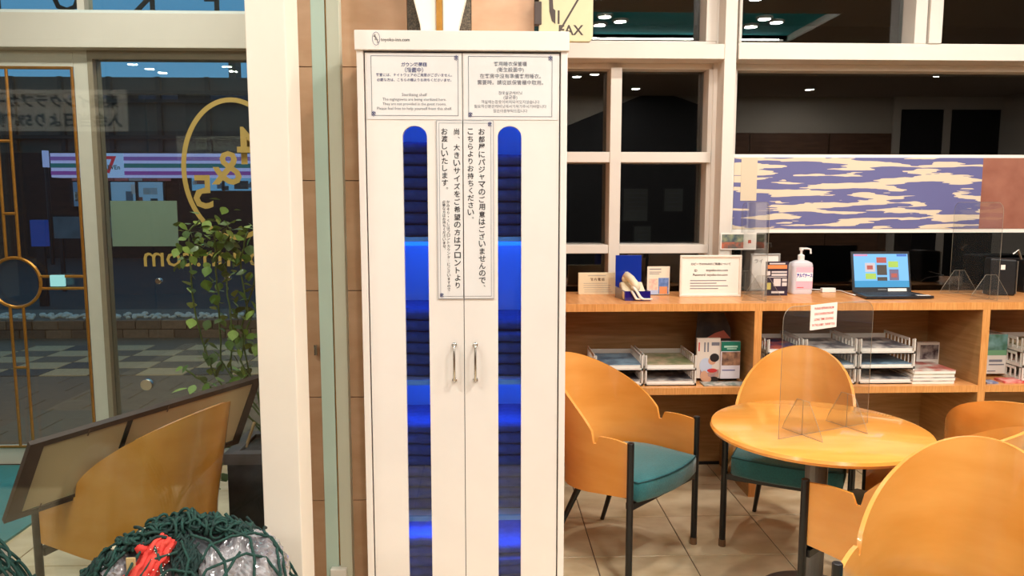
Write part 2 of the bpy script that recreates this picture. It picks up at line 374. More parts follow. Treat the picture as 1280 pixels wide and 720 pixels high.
# ================================================================= COLUMN, GLASS SCREEN, STONE PILLAR
colo = box('column', column_m, -.712, -.594, 2.36, 2.52, 0, CEIL, bevel=.003); tag(colo, 'slim white square column left of the white cabinet', 'column')
ng = box('glass_partition', near_g, -2.6, -.712, 2.44, 2.452, 0, CEIL); tag(ng, 'tall clear glass partition between the column and the entrance', 'glass partition')
pil = struct_root('wall_center', (-.4, 3.6, 0), 'beige stone clad pillar behind the cabinet')
box('core', grout, -.85, .185, 3.02, YG + .1, 0, CEIL, pil)
zs = [0.0] + [.39 - .43 + .43 * k for k in range(1, 8)] + [CEIL]
for a, b in zip(zs[:-1], zs[1:]):
    for xa, xb in ((-.85, -.295), (-.05, .19)):
        box('stone_panel', stone, xa, xb, 3.0, 3.02, a + .0015, b - .0015, pil, .001)
    box('stone_panel', stone, .185, .19, 3.022, YG - .05, a + .0015, b - .0015, pil)
    box('stone_panel', stone, -.855, -.85, 3.0, YG - .05, a + .0015, b - .0015, pil)
box('granite_panel', granite, -.293, -.052, 3.002, 3.02, 1.8, CEIL, pil)
box('granite_panel', granite, -.293, -.052, 3.002, 3.02, 0, 1.798, pil)
sc_ = thing('wall_sconce', 'white flared wall lamp with a gold centre strip above the cabinet', 'wall lamp', (-.165, 2.96, 1.98))
shade = mat('sconce_shade', (245, 235, 220), .35, emit=.25, emit_col=(255, 240, 215))
for sg in (-1, 1):
    c0 = -.167
    MB().prism([(c0 + sg * .012, 1.98), (c0 + sg * .012, 2.75), (c0 + sg * .20, 2.75), (c0 + sg * .072, 2.25), (c0 + sg * .040, 1.98)], 2.91, 2.99).build('flared_shade', shade, sc_, .004)
box('gold_strip', gold, -.167 - .011, -.167 + .011, 2.90, 2.99, 1.95, 2.76, sc_)
# mint glass profile in front of the stone
mp = thing('glass_screen_edge', 'pale green upright glass screen edge between column and cabinet', 'glass screen', (-.555, 2.75, 0))
a0, a1, b0, b1 = -.604, -.556, -.550, -.505
box('glass_strip', mint, a0, a1, 2.75, 2.79, .02, CEIL, mp, .002)
box('glass_strip', mat('mint_grey_strip', (206, 206, 186), .3, var=.02, scale=3), b0, b1, 2.745, 2.79, .02, CEIL, mp, .002)
box('seal', gold, a1, b0, 2.76, 2.785, .02, CEIL, mp)
box('foot_clamp', paper, -.585, -.525, 2.725, 2.80, 0.0, .232, mp, .004)
lk = PY(395, 437, 2.99); tag(MB().cyl((lk.x, 2.985, lk.z - .02), (lk.x, 2.985, lk.z + .02), .007).build('wall_bolt', chrome), 'small steel bolt on the stone wall', 'bolt')

# ================================================================= STERILIZING CABINET
CX0, CX1, CY = -.417, .272, 2.56
cab = thing('gown_cabinet', 'tall white two-door gown sterilizing cabinet with blue lit slots', 'cabinet', (-.07, 2.78, 0))
CB = 2.975
box('side_panel', white, CX0, CX0 + .022, CY - .005, CB, 0, 2.09, cab, .002)
box('side_panel', white, CX1 - .022, CX1, CY - .005, CB, 0, 2.09, cab, .002)
box('back_panel', white, CX0 + .022, CX1 - .022, CB - .012, CB, .02, 2.09, cab)
hd = box('header', white, CX0 - .004, CX1 + .004, 2.545, CB, 2.088, 2.15, cab, .002)
box('plinth', white, CX0 + .022, CX1 - .022, CY + .02, CB - .012, 0, .06, cab)
box('center_divider', white, -.085, -.061, CY + .05, CB - .012, .06, 2.088, cab)
shelf_z = [1.477, .977, .482]
frost = mat('shelf_edge', (150, 200, 205), .4)
for z in shelf_z + [.06]:
    box('shelf', white, CX0 + .022, CX1 - .022, CY + .06, CB - .012, z - .012, z, cab)
    box('shelf_edge', frost, CX0 + .022, CX1 - .022, CY + .045, CY + .06, z - .014, z + .002, cab)
uv_m = mat('uv_tube', (60, 110, 255), .4, emit=3.0, emit_col=(30, 110, 255))
for z in [2.075] + [k - .016 for k in shelf_z]:
    MB().cyl((CX0 + .05, CB - .06, z - .018), (CX1 - .05, CB - .06, z - .018), .011, seg=10).build('uv_tube', uv_m, cab)
    for xx in (-.24, .09):
        ld = bpy.data.lights.new('uv_lamp', 'AREA'); ld.shape = 'RECTANGLE'; ld.size = .24; ld.size_y = .02; ld.energy = .62; ld.color = (0.012, 0.15, 1.0)
        lo = bpy.data.objects.new('uv_lamp', ld); COL.objects.link(lo); lo.parent = cab; lo.location = Vector((xx, CY + .12, z - .03)) - cab.location
        lo.rotation_euler = (math.radians(25), 0, 0)
bluepane = glass('blue_pane', (215, 228, 255), .035)
G = .0025
def door(x0, x1, sx0, sx1, hx):
    z0, z1, sb, st_ = .02, 2.0815, .16, 1.848
    r = (sx1 - sx0) / 2; cxm = (sx0 + sx1) / 2; zc = st_ - .9 * r
    arc = [(cxm - r * math.cos(math.pi * k / 14), zc + .9 * r * math.sin(math.pi * k / 14)) for k in range(15)]
    poly = [(x0, sb), (x0, z1), (x1, z1), (x1, sb), (sx1, sb)] + arc[::-1] + [(sx0, sb)]
    d = MB().prism(poly, CY, CY + .02).box(x0, x1, CY, CY + .02, z0, sb).build('door', white, cab)
    box('slot_pane', bluepane, sx0 - .008, sx1 + .008, CY + .021, CY + .025, sb - .01, st_ + .01, d)
    hh = MB().tube([(hx, CY, 1.114), (hx, CY - .022, 1.114), (hx, CY - .026, 1.108), (hx, CY - .026, .998), (hx, CY - .022, .992), (hx, CY, .992)], .0045, 8)
    hh.cyl((hx, CY, 1.114), (hx, CY - .004, 1.114), .008).cyl((hx, CY, .992), (hx, CY - .004, .992), .008)
    hh.build('handle', chrome, d, smooth=True)
    return d
for xg in (-.396, .2435): box('gap_shadow_strip', shadow_gap, xg, xg + .009, CY + .022, CY + .032, .02, 2.088, cab)  # dark strips behind the door gaps, shade put in as colour
box('gap_shadow_strip', shadow_gap, -.396, .2525, CY + .022, CY + .032, 2.076, 2.088, cab); box('gap_shadow_strip', shadow_gap, -.078, -.069, CY + .026, CY + .034, .02, 2.076, cab)
dL = door(-.3905, -.0735 - G / 2, -.2725, -.1915, -.1075)
dR = door(-.0735 + G / 2, .2455, .042, .121, -.036)
# header logo and text
lo_c = PY(470, 48, 2.543)
def ring(cx, cz, rx, rz, w, y, m, parent, name='logo_oval', n=32, arc=1.0):
    b = MB(); vs_ = []
    for k in range(n):
        a = 2 * math.pi * k / n
        for q in (0, w):
            for yy in (y - .0006, y): vs_.append((cx + (rx - q) * math.cos(a), yy, cz + (rz - q) * math.sin(a)))
    fs = []
    for k in range(n):
        a, c = k * 4, ((k + 1) % n) * 4
        fs += [(a, c, c + 2, a + 2), (a + 1, a + 3, c + 3, c + 1), (a, a + 1, c + 1, c), (a + 2, c + 2, c + 3, a + 3)]
    return b.add(vs_, fs).build(name, m, parent)
ring(lo_c.x, lo_c.z, .0125, .021, .0012, 2.5448, ink_blue, cab)
txt('4', ink, (lo_c.x - .005, 2.545, lo_c.z + .008), cab, h=.012); txt('&', ink, (lo_c.x, 2.545, lo_c.z), cab, h=.010); txt('5', ink, (lo_c.x + .005, 2.545, lo_c.z - .009), cab, h=.011)
pt = PY(476, 50, 2.545); txt('toyoko-inn.com', ink, (pt.x, 2.545, pt.z), cab, w=.093, align='l', bold=.01)
# printed notices on the doors
def frame_line(x0, x1, z0, z1, y, parent, m=ink_grey, t=.0014):
    b = MB()
    b.box(x0, x1, y - .0008, y, z1 - t, z1).box(x0, x1, y - .0008, y, z0, z0 + t).box(x0, x0 + t, y - .0008, y, z0 + t, z1 - t).box(x1 - t, x1, y - .0008, y, z0 + t, z1 - t)
    return b.build('border_line', m, parent)
def corner_mark(x, z, y, parent, s=.009):
    b = MB()
    for a in (45, 135, 90):
        c, q = math.cos(math.radians(a)) * s, math.sin(math.radians(a)) * s
        b.tube([(x - c, y - .0006, z - q), (x + c, y - .0006, z + q)], .0011, 4)
    b.tube([(x + s * .7 * math.cos(k), y - .0006, z + s * .7 * math.sin(k)) for k in [i * .6 for i in range(8)]], .0009, 4)
    b.build('corner_flourish', ink_blue, parent)
notice = mat('notice_paper', (232, 226, 222), .4, var=.01)
nl = thing('door_notice', 'white Japanese and English notice at the top of the left cabinet door', 'notice', (-.23, CY - .002, 1.87))
box('sheet', notice, -.386, -.079, CY - .0022, CY - .0002, 1.868, 2.080, nl); yN = CY - .0024
frame_line(-.371, -.087, 1.880, 2.072, yN, nl); corner_mark(-.093, 2.066, yN, nl); corner_mark(-.365, 1.886, yN, nl)
def lines(par, rows, cx, y):
    for s, z, w, m, bd in rows: txt(s, m, (cx, y, z), par, w=w, bold=bd)
zpx = lambda py: PY(516, py, CY).z
lines(nl, [('ガウン殺菌棚', zpx(80.8), .083, ink_blue, .018), ('（殺菌中）', zpx(87.6), .060, ink_blue, .014),
           ('客室には、ナイトウェアのご用意がございません。', zpx(93.8), .248, ink_blue, .008), ('必要な方は、こちらの棚よりお持ちくださいませ。', zpx(100), .243, ink_blue, .008),
           ('Sterilizing shelf', zpx(119), .082, ink_grey, 0), ('The nightgowns are being sterilized here.', zpx(124.8), .208, ink_grey, 0),
           ('They are not provided in the guest rooms.', zpx(130.5), .208, ink_grey, 0), ('Please feel free to help yourself from this shelf.', zpx(136.2), .245, ink_grey, 0)], -.231, yN)
nr = thing('door_notice', 'white Chinese and Korean notice at the top of the right cabinet door', 'notice', (.085, CY - .002, 1.87))
box('sheet', notice, -.069, .241, CY - .0022, CY - .0002, 1.868, 2.080, nr)
frame_line(-.054, .222, 1.878, 2.072, yN, nr); corner_mark(.216, 2.066, yN, nr); corner_mark(-.048, 1.884, yN, nr)
lines(nr, [('客用睡衣保管櫃', zpx(79.2), .108, ink_grey, .006), ('(衛生殺菌中)', zpx(87), .088, ink_grey, .006), ('在客房中沒有準備客用睡衣。', zpx(94.6), .200, ink_grey, .004),
           ('需要時。請從該保管櫃中取用。', zpx(102.6), .216, ink_grey, .004), ('잠옷살균캐비닛', zpx(115.8), .078, ink_grey, 0), ('(살균중)', zpx(121.6), .045, ink_grey, 0),
           ('객실에는잠옷이비치되어있지않습니다', zpx(127), .192, ink_grey, 0), ('필요하신분은캐비닛에서가져가주시기바랍니다', zpx(132.6), .238, ink_grey, 0), ('많은이용부탁드립니다', zpx(138.3), .112, ink_grey, 0)], .084, yN)
nv = thing('door_notice', 'long vertical Japanese notice across both cabinet doors', 'notice', (-.066, CY - .002, 1.27))
box('sheet', notice, -.161, -.0755, CY - .0045, CY - .0025, 1.272, 1.866, nv); box('sheet', notice, -.0715, .029, CY - .0045, CY - .0025, 1.272, 1.866, nv)
yV = CY - .0047
vb = MB()
for t, w_ in ((.0, .0009), (.008, .0009)):
    x0, x1, z0, z1 = -.160 + t, .028 - t, 1.273 + t, 1.865 - t
    vb.box(x0, -.0755, yV - .0006, yV, z1 - w_, z1).box(-.0715, x1, yV - .0006, yV, z1 - w_, z1).box(x0, -.0755, yV - .0006, yV, z0, z0 + w_).box(-.0715, x1, yV - .0006, yV, z0, z0 + w_)
    vb.box(x0, x0 + w_, yV - .0006, yV, z0, z1).box(x1 - w_, x1, yV - .0006, yV, z0, z1)
vb.build('border_line', ink_grey, nv); corner_mark(.016, 1.853, yV, nv, .008); corner_mark(-.148, 1.285, yV, nv, .008)
def vertical(s, x, ztop, zbot, m, par, cw, bd=.01):
    n = len(s); st = (ztop - zbot) / n
    for k, ch in enumerate(s):
        if ch in '、。':
            txt(ch, m, (x + cw * .35, yV, ztop - st * (k + .25)), par, h=cw * .3); continue
        z = ztop - st * (k + .5)
        if ch == 'ー': txt('｜', m, (x, yV, z), par, h=cw * .9); continue
        k2 = .82 if ch in 'ャッ' else 1
        txt(ch, m, (x, yV, z), par, h=cw * k2 * (.35 if ch in 'ニ・' else 1) if ch not in 'へ' else cw * .5, bold=bd)
xv = lambda px, py=250: PY(px, py, CY).x
z1_, zz = PY(600, 160, CY).z, lambda py: PY(600, py, CY).z
def vcol(s, px, py0, py1, cw, m=ink, bd=.012): vertical(s, xv(px), zz(py0), zz(py1), m, nv, cw, bd)
vcol('お部屋にパジャマのご用意はございませんので、', 602.5, 160, 364, .0205)
vcol('こちらよりお持ちください。', 588.5, 160, 279, .0195)
vcol('尚、大きいサイズをご希望の方はフロントより', 571.5, 160, 361, .0205)
vcol('お渡しいたします。', 556.5, 160, 242, .0205)
vcol('かみそり・くしはフロントカウンターにございますので', 560.3, 250, 364, .0098, ink, .004)
vcol('必要な方はお持ちくださいませ。', 555.0, 250, 314, .0098, ink, .004)
# folded gowns in the compartments
gown_m = [mat('gown_cloth_%d' % k, c, .9, var=.12, scale=30, bump=.2) for k, c in enumerate([(96, 108, 140), (90, 100, 130), (100, 112, 140)])]
def gown_mesh(w, d, h, sd):
    b = MB(); n = 8; rr = random.Random(sd); prof = []
    for k in range(n + 1):
        a = -math.pi / 2 + math.pi * k / n; prof.append((h / 2 * math.cos(a), h / 2 + h / 2 * .96 * math.sin(a)))
    vs_ = []; fs = []; m = 8
    for i in range(m + 1):
        x = -w / 2 + w * i / m; wob = rr.uniform(-.0025, .0025)
        for q, z in prof: vs_.append((x, -d / 2 - q + wob, z + wob * .6))
        vs_ += [(x, d / 2, h * .98), (x, d / 2, 0)]
    L = n + 3
    for i in range(m):
        for j in range(L): fs.append((i * L + j, i * L + (j + 1) % L, (i + 1) * L + (j + 1) % L, (i + 1) * L + j))
    fs += [tuple(range(L)), tuple(range(m * L + L - 1, m * L - 1, -1))]
    return b.add(vs_, fs)
comp = [(1.477, 1.765, 'top'), (.977, 1.20, 'second'), (.482, .80, 'third'), (.06, .35, 'lowest')]
ORD = ['bottom', 'second', 'third', 'fourth', 'fifth', 'sixth', 'seventh', 'eighth', 'ninth', 'tenth', 'eleventh', 'twelfth']
for zb, zt, nm in comp:
    for xc, sd in ((-.237, 'left'), (.087, 'right')):
        z = zb + .001; i = 0; proto = None
        top = zt - (.0 if sd == 'left' else .02)
        while z < top:
            h = .040
            if proto is None: g = gown_mesh(.27, .24, h, R.randint(0, 999)).build('folded_gown', gown_m[0], local=True, smooth=False); proto = g
            else: g = proto.copy(); COL.objects.link(g)
            g.location = (xc + R.uniform(-.006, .006), 2.80 + R.uniform(-.008, .008), z)
            tag(g, '%s folded gown from below on the %s shelf behind the %s door slot' % (ORD[i], nm, sd), 'gown', '%s shelf %s gown stack' % (nm, sd))
            z += h + .001; i += 1

# ================================================================= STREET WALL, RIGHT PART (dark panes)
YF = 4.50
def rootz(name, x, label): return struct_root(name, (x, YG, 1.0), label)
w1 = rootz('window_1', .8, 'white framed window left of the thick post')
def fb(w, nm, x0, x1, z0, z1, yf=YF, yb=YG + .04, bev=.003): return box(nm, cream, x0, x1, yf, yb, z0, z1, w, bev)
fb(w1, 'transom_beam', .19, 1.375, 2.405, 2.488, 4.40)
fb(w1, 'head_rail', .19, 1.34, 2.372, 2.405, 4.55); fb(w1, 'sill_rail', .19, 1.34, 2.488, 2.523)
fb(w1, 'muntin', .732, .798, 1.06, 2.372); fb(w1, 'stile', 1.315, 1.345, 1.06, 2.372, 4.53); fb(w1, 'stile', 1.283, 1.345, 2.523, CEIL)
for z0, z1 in ((1.828, 1.889), (1.291, 1.343)):
    fb(w1, 'rail', .19, .732, z0, z1, YF + .004); fb(w1, 'rail', .798, 1.33, z0, z1, YF + .004)
for xa, xb in ((.19, .732), (.798, 1.315)):
    for za, zb in ((1.889, 2.372), (1.343, 1.828), (1.0, 1.291)):
        box('pane', dark_g, xa, xb, YG, YG + .008, za, zb, w1)
box('pane', dark_g, .19, 1.283, YG, YG + .008, 2.523, CEIL, w1)
post = box('column', cream, PY(907, 20, 4.40).x, PY(922, 20, 4.40).x, 4.395, 4.70, 1.065, CEIL, bevel=.003); tag(post, 'white window post between the dark panes and the print', 'column')
structure(box('trim_5', cream, 1.340, 1.42, 4.52, 4.70, 1.065, CEIL), 'recessed side of the window post')
w2 = rootz('window_2', 4.5, 'wide white framed window behind the laptop counter')
X2 = 1.475
fb(w2, 'transom_beam', X2 - .03, 9, 2.405, 2.488, 4.40); fb(w2, 'head_rail', X2, 9, 2.368, 2.405, 4.55); fb(w2, 'sill_rail', X2, 9, 2.488, 2.519)
fb(w2, 'stile', X2, 1.493, 2.519, CEIL); fb(w2, 'stile', X2 - .02, X2 + .01, 1.06, 2.368, 4.53)
fb(w2, 'mullion', 2.514, 2.585, 2.519, CEIL); fb(w2, 'mullion', 2.595, 2.671, 2.519, CEIL, YF - .012)
for xa, xb in ((1.493, 2.514), (2.671, 9)): box('pane', dark_g, xa, xb, YG, YG + .008, 2.519, CEIL, w2)
box('pane', dark_g, X2, 9, YG, YG + .008, 1.0, 2.368, w2)
structure(box('wall_front', cream, .19, 9, YG - .04, YG + .1, 0, 1.0))
# dark unlit room beyond the panes
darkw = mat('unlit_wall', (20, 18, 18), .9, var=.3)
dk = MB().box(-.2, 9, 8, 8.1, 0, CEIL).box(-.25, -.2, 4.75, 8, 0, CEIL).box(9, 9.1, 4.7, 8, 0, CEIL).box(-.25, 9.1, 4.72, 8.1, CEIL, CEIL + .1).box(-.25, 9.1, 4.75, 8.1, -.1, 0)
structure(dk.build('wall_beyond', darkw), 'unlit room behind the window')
dimpaper = mat('dim_paper', (110, 108, 104), .8)  # paper colour darkened to look dimly lit
for k, (x0, y0, x1, y1, lab) in enumerate([(780, 236, 809, 276, 'larger dimmed notice sheet in the unlit room behind the panes'), (831, 236, 853, 264, 'smaller dimmed notice sheet in the unlit room behind the panes'),
                                           (793, 283, 813, 305, 'dimmed card low in the unlit room below the two notice sheets')]):
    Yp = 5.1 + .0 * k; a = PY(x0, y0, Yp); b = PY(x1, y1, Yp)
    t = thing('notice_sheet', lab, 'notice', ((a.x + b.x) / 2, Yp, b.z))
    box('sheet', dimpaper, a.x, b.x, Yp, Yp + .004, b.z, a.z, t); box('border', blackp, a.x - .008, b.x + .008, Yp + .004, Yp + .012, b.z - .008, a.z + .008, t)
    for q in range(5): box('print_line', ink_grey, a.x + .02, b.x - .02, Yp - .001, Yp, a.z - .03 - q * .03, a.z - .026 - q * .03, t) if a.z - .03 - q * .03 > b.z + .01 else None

# decorative long print: plain stand-in fields
def streak_mat():
    m = bpy.data.materials.new('streaked_print'); m.use_nodes = True; nt = m.node_tree; b = nt.nodes['Principled BSDF']; b.inputs['Roughness'].default_value = .6
    tc = nt.nodes.new('ShaderNodeTexCoord'); mp = nt.nodes.new('ShaderNodeMapping'); mp.inputs['Scale'].default_value = (1.5, 1, 17)
    nz = nt.nodes.new('ShaderNodeTexNoise'); nz.inputs['Scale'].default_value = 1.6; nz.inputs['Detail'].default_value = 3; nz.inputs['Roughness'].default_value = .45
    rp = nt.nodes.new('ShaderNodeValToRGB'); rp.color_ramp.interpolation = 'CONSTANT'
    rp.color_ramp.elements[0].color = lin((98, 98, 146)); rp.color_ramp.elements[1].position = .52; rp.color_ramp.elements[1].color = lin((218, 200, 174))
    nt.links.new(tc.outputs['Object'], mp.inputs[0]); nt.links.new(mp.outputs[0], nz.inputs['Vector']); nt.links.new(nz.outputs['Fac'], rp.inputs[0]); nt.links.new(rp.outputs[0], b.inputs['Base Color'])
    return m
YA = 4.46
ax0 = PY(915, 240, YA).x; az0 = PY(1000, 291, YA).z; az1 = PY(1000, 193, YA).z
art = thing('long_print', 'long blue and cream streaked print with a white border hung across the window', 'print', (2.5, YA, az0))
box('backing', paper, ax0, 3.9, YA, YA + .02, az0, az1, art)
bz0, bz1 = PY(1000, 286, YA).z, PY(1000, 197, YA).z
xr = PY(1226, 240, YA).x
box('print_field', streak_mat(), ax0 + .008, xr, YA - .003, YA, bz0, bz1, art)
box('russet_field', mat('russet_print', (158, 102, 82), .6, col2=(140, 84, 66), scale=6), xr, 3.89, YA - .003, YA, bz0, bz1, art)
box('title_strip', mat('print_cream', (208, 192, 166), .6), PY(926, 220, YA).x, PY(946, 220, YA).x, YA - .005, YA - .003, PY(936, 251, YA).z, bz1, art)
pc = thing('postcard', 'small white postcard with a blue and orange picture fixed below the print', 'card', (PY(924, 312, 4.39).x, 4.39, PY(924, 312, 4.39).z))
a, b = PY(901, 291, 4.385), PY(945, 312, 4.385)
box('card', paper, a.x, b.x, 4.385, 4.388, b.z, a.z, pc)
a2, b2 = PY(902.5, 293, 4.385), PY(929, 310.5, 4.385); zm = (a2.z * .45 + b2.z * .55)
box('picture', mat('card_slate', (62, 80, 92), .6, col2=(150, 155, 120), scale=25), a2.x, b2.x, 4.384, 4.385, zm, a2.z, pc)
box('picture', mat('card_orange', (196, 104, 72), .6, col2=(50, 84, 84), scale=25), a2.x, b2.x, 4.384, 4.385, b2.z, zm, pc)
box('seal_mark', ink_red, PY(935, 300, 4.385).x, PY(939, 300, 4.385).x, 4.384, 4.385, PY(935, 304, 4.385).z, PY(935, 300, 4.385).z, pc)

# public telephone / fax sign
YS = 2.95
s0, s1 = PY(674, 30, YS), PY(741, 52, YS)
fx = thing('fax_sign', 'cream telephone and fax sign on a bracket beside the stone pillar', 'sign', (s1.x, YS, s1.z))
signm = mat('sign_cream', (212, 200, 160), .5, var=.02); darkbrown = mat('sign_brown', (74, 58, 52), .5)
ch = .012
MB().prism([(s0.x, s1.z), (s1.x - ch, s1.z), (s1.x, s1.z + ch), (s1.x, s1.z + .30), (s0.x, s1.z + .30)], YS, YS + .025).build('panel', signm, fx, .002)
box('bracket', darkbrown, PY(668, 10, YS).x, PY(677, 10, YS).x, YS - .006, YS + .03, PY(670, 31, YS).z, PY(670, 2, YS).z, fx, .003)
q = PY(726, 37.5, YS); pl = PY(698, 38, YS)
txt('FAX', darkbrown, (PY(698.5, 37, YS).x, YS, PY(700, 37.5, YS).z), fx, h=.037, align='l', bold=.018)
p0, p1 = PY(697, 43, YS), PY(727, -8, YS)
d_ = Vector((p1.x - p0.x, 0, p1.z - p0.z)).normalized() * .22; nrm = Vector((d_.z, 0, -d_.x)).normalized() * .0035
MB().hexa([(p0 - nrm), (p0 + nrm), (p0 + d_ + nrm), (p0 + d_ - nrm)], [Vector((v.x, YS - .001, v.z)) for v in (p0 - nrm, p0 + nrm, p0 + d_ + nrm, p0 + d_ - nrm)]).build('slash', darkbrown, fx)
hc = PY(690, -8, YS); hpts = []
hs = .105
prof = [(.33, -1.0), (.42, -1.0), (.42, -.62), (.33, -.62)]
cur = [(.30, -1.05), (.0, -.95), (-.22, -.62), (-.26, 0), (-.22, .62), (.0, .95), (.30, 1.05), (.30, .58), (.12, .52), (.04, 0), (.12, -.52), (.30, -.58)]
MB().prism([(hc.x + x * hs * .42, hc.z + z * hs * 1.0) for x, z in cur], YS - .0012, YS - .0002).prism([(hc.x + x * hs * .42 + .007, hc.z + z * hs) for x, z in [(.34, -1.05), (.50, -1.05), (.50, -.58), (.34, -.58)]], YS - .0012, YS - .0002).prism([(hc.x + x * hs * .42 + .007, hc.z + z * hs) for x, z in [(.34, 1.05), (.50, 1.05), (.50, .58), (.34, .58)]], YS - .0012, YS - .0002).build('handset_icon', darkbrown, fx)

# ================================================================= COUNTER
CF, CBK, CT = 3.935, 4.49, 1.064
ctop = tag(MB().box(.195, 4.6, CF + .004, CBK, CT - .04, CT).build('window_counter', counterwood, bevel=.002), 'long light wood counter under the window', 'counter')
box('edge_band', edgewood, .195, 4.6, CF, CF + .004, CT - .04, CT, ctop)
cs_ = thing('counter_shelves', 'light wood open shelving unit below the counter', 'shelving', (2.4, 4.2, 0))
div_x = [PY(947, 430, CF).x, PY(1231, 430, CF).x, PY(1231, 430, CF).x + 1.27]
SZ0, SZ1 = PY(800, 494, CF).z, PY(800, 485.5, CF).z
for X in [.215] + div_x:
    box('divider', shelfwood, X - .02, X + .02, CF + .005, CBK - .03, 0, CT - .04, cs_); box('divider_edge', edgewood, X - .02, X + .02, CF + .001, CF + .005, 0, CT - .04, cs_)
xs_ = [.215] + div_x
for xa, xb in zip(xs_[:-1], xs_[1:]):
    box('shelf', counterwood, xa + .02, xb - .02, CF + .006, CBK - .06, SZ0, SZ1, cs_); box('shelf_edge', edgewood, xa + .02, xb - .02, CF + .002, CF + .006, SZ0, SZ1, cs_)
    box('back_panel', shelfwood, xa + .02, xb - .02, CBK - .06, CBK - .04, SZ1, CT - .04, cs_)
    box('back_panel', shelfwood, xa + .02, xb - .02, CBK - .03, CBK - .01, .02, SZ0, cs_)
    box('toe_strip', blackp, xa + .02, xb - .02, CBK - .035, CBK - .03, 0, .02, cs_)

# ================================================================= CHAIRS
def chair_shell():
    b = MB(); A, B0, ST = .26, .295, .19; cols = []
    n1, n2 = 24, 96
    for k in range(n1 + 1): cols.append((-ST * k / n1, A, Vector((0, 1)), 'arm', 0))
    for k in range(1, n2):
        a = math.pi * k / n2
        nx = Vector((-math.sin(a) * A, math.cos(a) * B0)).normalized()
        cols.append((-ST - B0 * math.sin(a), A * math.cos(a), nx, 'dome', a))
    for k in range(n1, -1, -1): cols.append((-ST * k / n1, -A, Vector((0, -1)), 'arm', 1))
    NR = 9; TH = .013; outer = []; inner = []
    for (u, v, nn, kind, a) in cols:
        zb = .375 - .05 * min(1, abs(u) / .40)
        if kind == 'arm':
            zt = .602 + .008 * math.sin(math.pi * min(1, -u / ST)) ; lean = 0
            if -u > ST * .90: zt = .570
            elif -u > ST * .86: zt = .592
        else:
            s_ = math.sin(a); zt = .60 + .272 * s_ ** .76; lean = .24 * s_
            if s_ < .02: zt = .572
        co = []; ci = []
        for j in range(NR):
            z = zb + (zt - zb) * j / (NR - 1); off = lean * max(0, z - .42)
            co.append((u - off + nn.x * TH / 2, v + nn.y * TH / 2, z)); ci.append((u - off - nn.x * TH / 2, v - nn.y * TH / 2, z))
        outer.append(co); inner.append(ci)
    vs_ = [p for c in outer for p in c] + [p for c in inner for p in c]; N = len(cols); O = N * NR; fs = []
    for i in range(N - 1):
        for j in range(NR - 1):
            fs.append((i * NR + j, (i + 1) * NR + j, (i + 1) * NR + j + 1, i * NR + j + 1))
            fs.append((O + i * NR + j, O + i * NR + j + 1, O + (i + 1) * NR + j + 1, O + (i + 1) * NR + j))
        fs.append((i * NR, O + i * NR, O + (i + 1) * NR, (i + 1) * NR)); t = NR - 1
        fs.append((i * NR + t, (i + 1) * NR + t, O + (i + 1) * NR + t, O + i * NR + t))
    for i in (0, N - 1):
        for j in range(NR - 1): fs.append((i * NR + j, i * NR + j + 1, O + i * NR + j + 1, O + i * NR + j))
    return b.add(vs_, fs)
def cushion():
    pl = []
    for k in range(9):
        t = -1 + 2 * k / 8; pl.append((.025 + .035 * (1 - t * t), t * .235))
    for k in range(0, 21):
        a = math.pi * k / 20; pl.append((-.17 - .255 * math.sin(a), .24 * math.cos(a)))
    z0, z1 = .352, .445; lay = [(.965, z0), (1, z0 + .012), (1.0, z1 - .016), (.985, z1 - .005), (.95, z1), (.6, z1 + .008), (.2, z1 + .011)]
    cx = -.19; vs_ = []; n = len(pl)
    for s_, z in lay: vs_ += [(cx + (x - cx) * s_, y * s_, z) for x, y in pl]
    fs = [tuple(range(n - 1, -1, -1)), tuple(range((len(lay) - 1) * n, len(lay) * n))]
    for i in range(len(lay) - 1):
        for k in range(n): fs.append((i * n + k, i * n + (k + 1) % n, (i + 1) * n + (k + 1) % n, (i + 1) * n + k))
    pip = [(cx + (x - cx) * .992, y * .992, z1 - .007) for x, y in pl]
    return MB().add(vs_, fs), MB().tube(pip, .0035, 5, True)
def make_chair():
    t = thing('lounge_chair', 'x', 'chair', group='round-backed wooden armchairs')
    sh = chair_shell().build('shell', chairwood, t, local=True, smooth=True)
    es = sh.modifiers.new('edge', 'EDGE_SPLIT'); es.split_angle = math.radians(40)
    cu, pp = cushion(); c = cu.build('seat_cushion', teal_fabric, t, local=True, smooth=True); pp.build('piping', mat('dark_teal_piping', (16, 62, 66), .8), c, local=True, smooth=True)
    for s_ in (1, -1):
        l = MB().cyl((.004, s_ * .268, .03), (.004, s_ * .268, .615), .0145).build('leg', black, t, local=True, smooth=False, bevel=.003)
        MB().cyl((.004, s_ * .268, 0), (.004, s_ * .268, .032), .0165).build('foot_cap', brown_foot, l, local=True)
        MB().cyl((-.33, s_ * .14, .36), (-.475, s_ * .2, .0), .016, .010).build('leg', black, t, local=True)
    MB().box(-.02, .012, -.262, .262, .325, .352).box(-.36, -.33, -.15, .15, .33, .352).box(-.34, -.01, -.012, .012, .33, .352).build('seat_frame', black, t, local=True)
    return t
ch0 = make_chair()
chairs = [(.78, 3.2, -45.0, 'wooden armchair with teal seat standing right beside the white cabinet'),
          (1.337, 3.235, -118.8, 'wooden armchair with teal seat behind the round table, against the shelves'),
          (1.345, 2.755, 131.0, 'wooden armchair turned to the round table, half hidden by the nearest chair'),
          (1.17, 1.785, -130.0, 'nearest wooden armchair at the lower right with its curved back filling the corner'),
          (-1.519, 2.931, 158.4, 'wooden armchair behind the glass partition with a frame resting in it'),
          (2.30, 3.10, 52.0, 'wooden armchair cut off at the right edge below the shelves')]
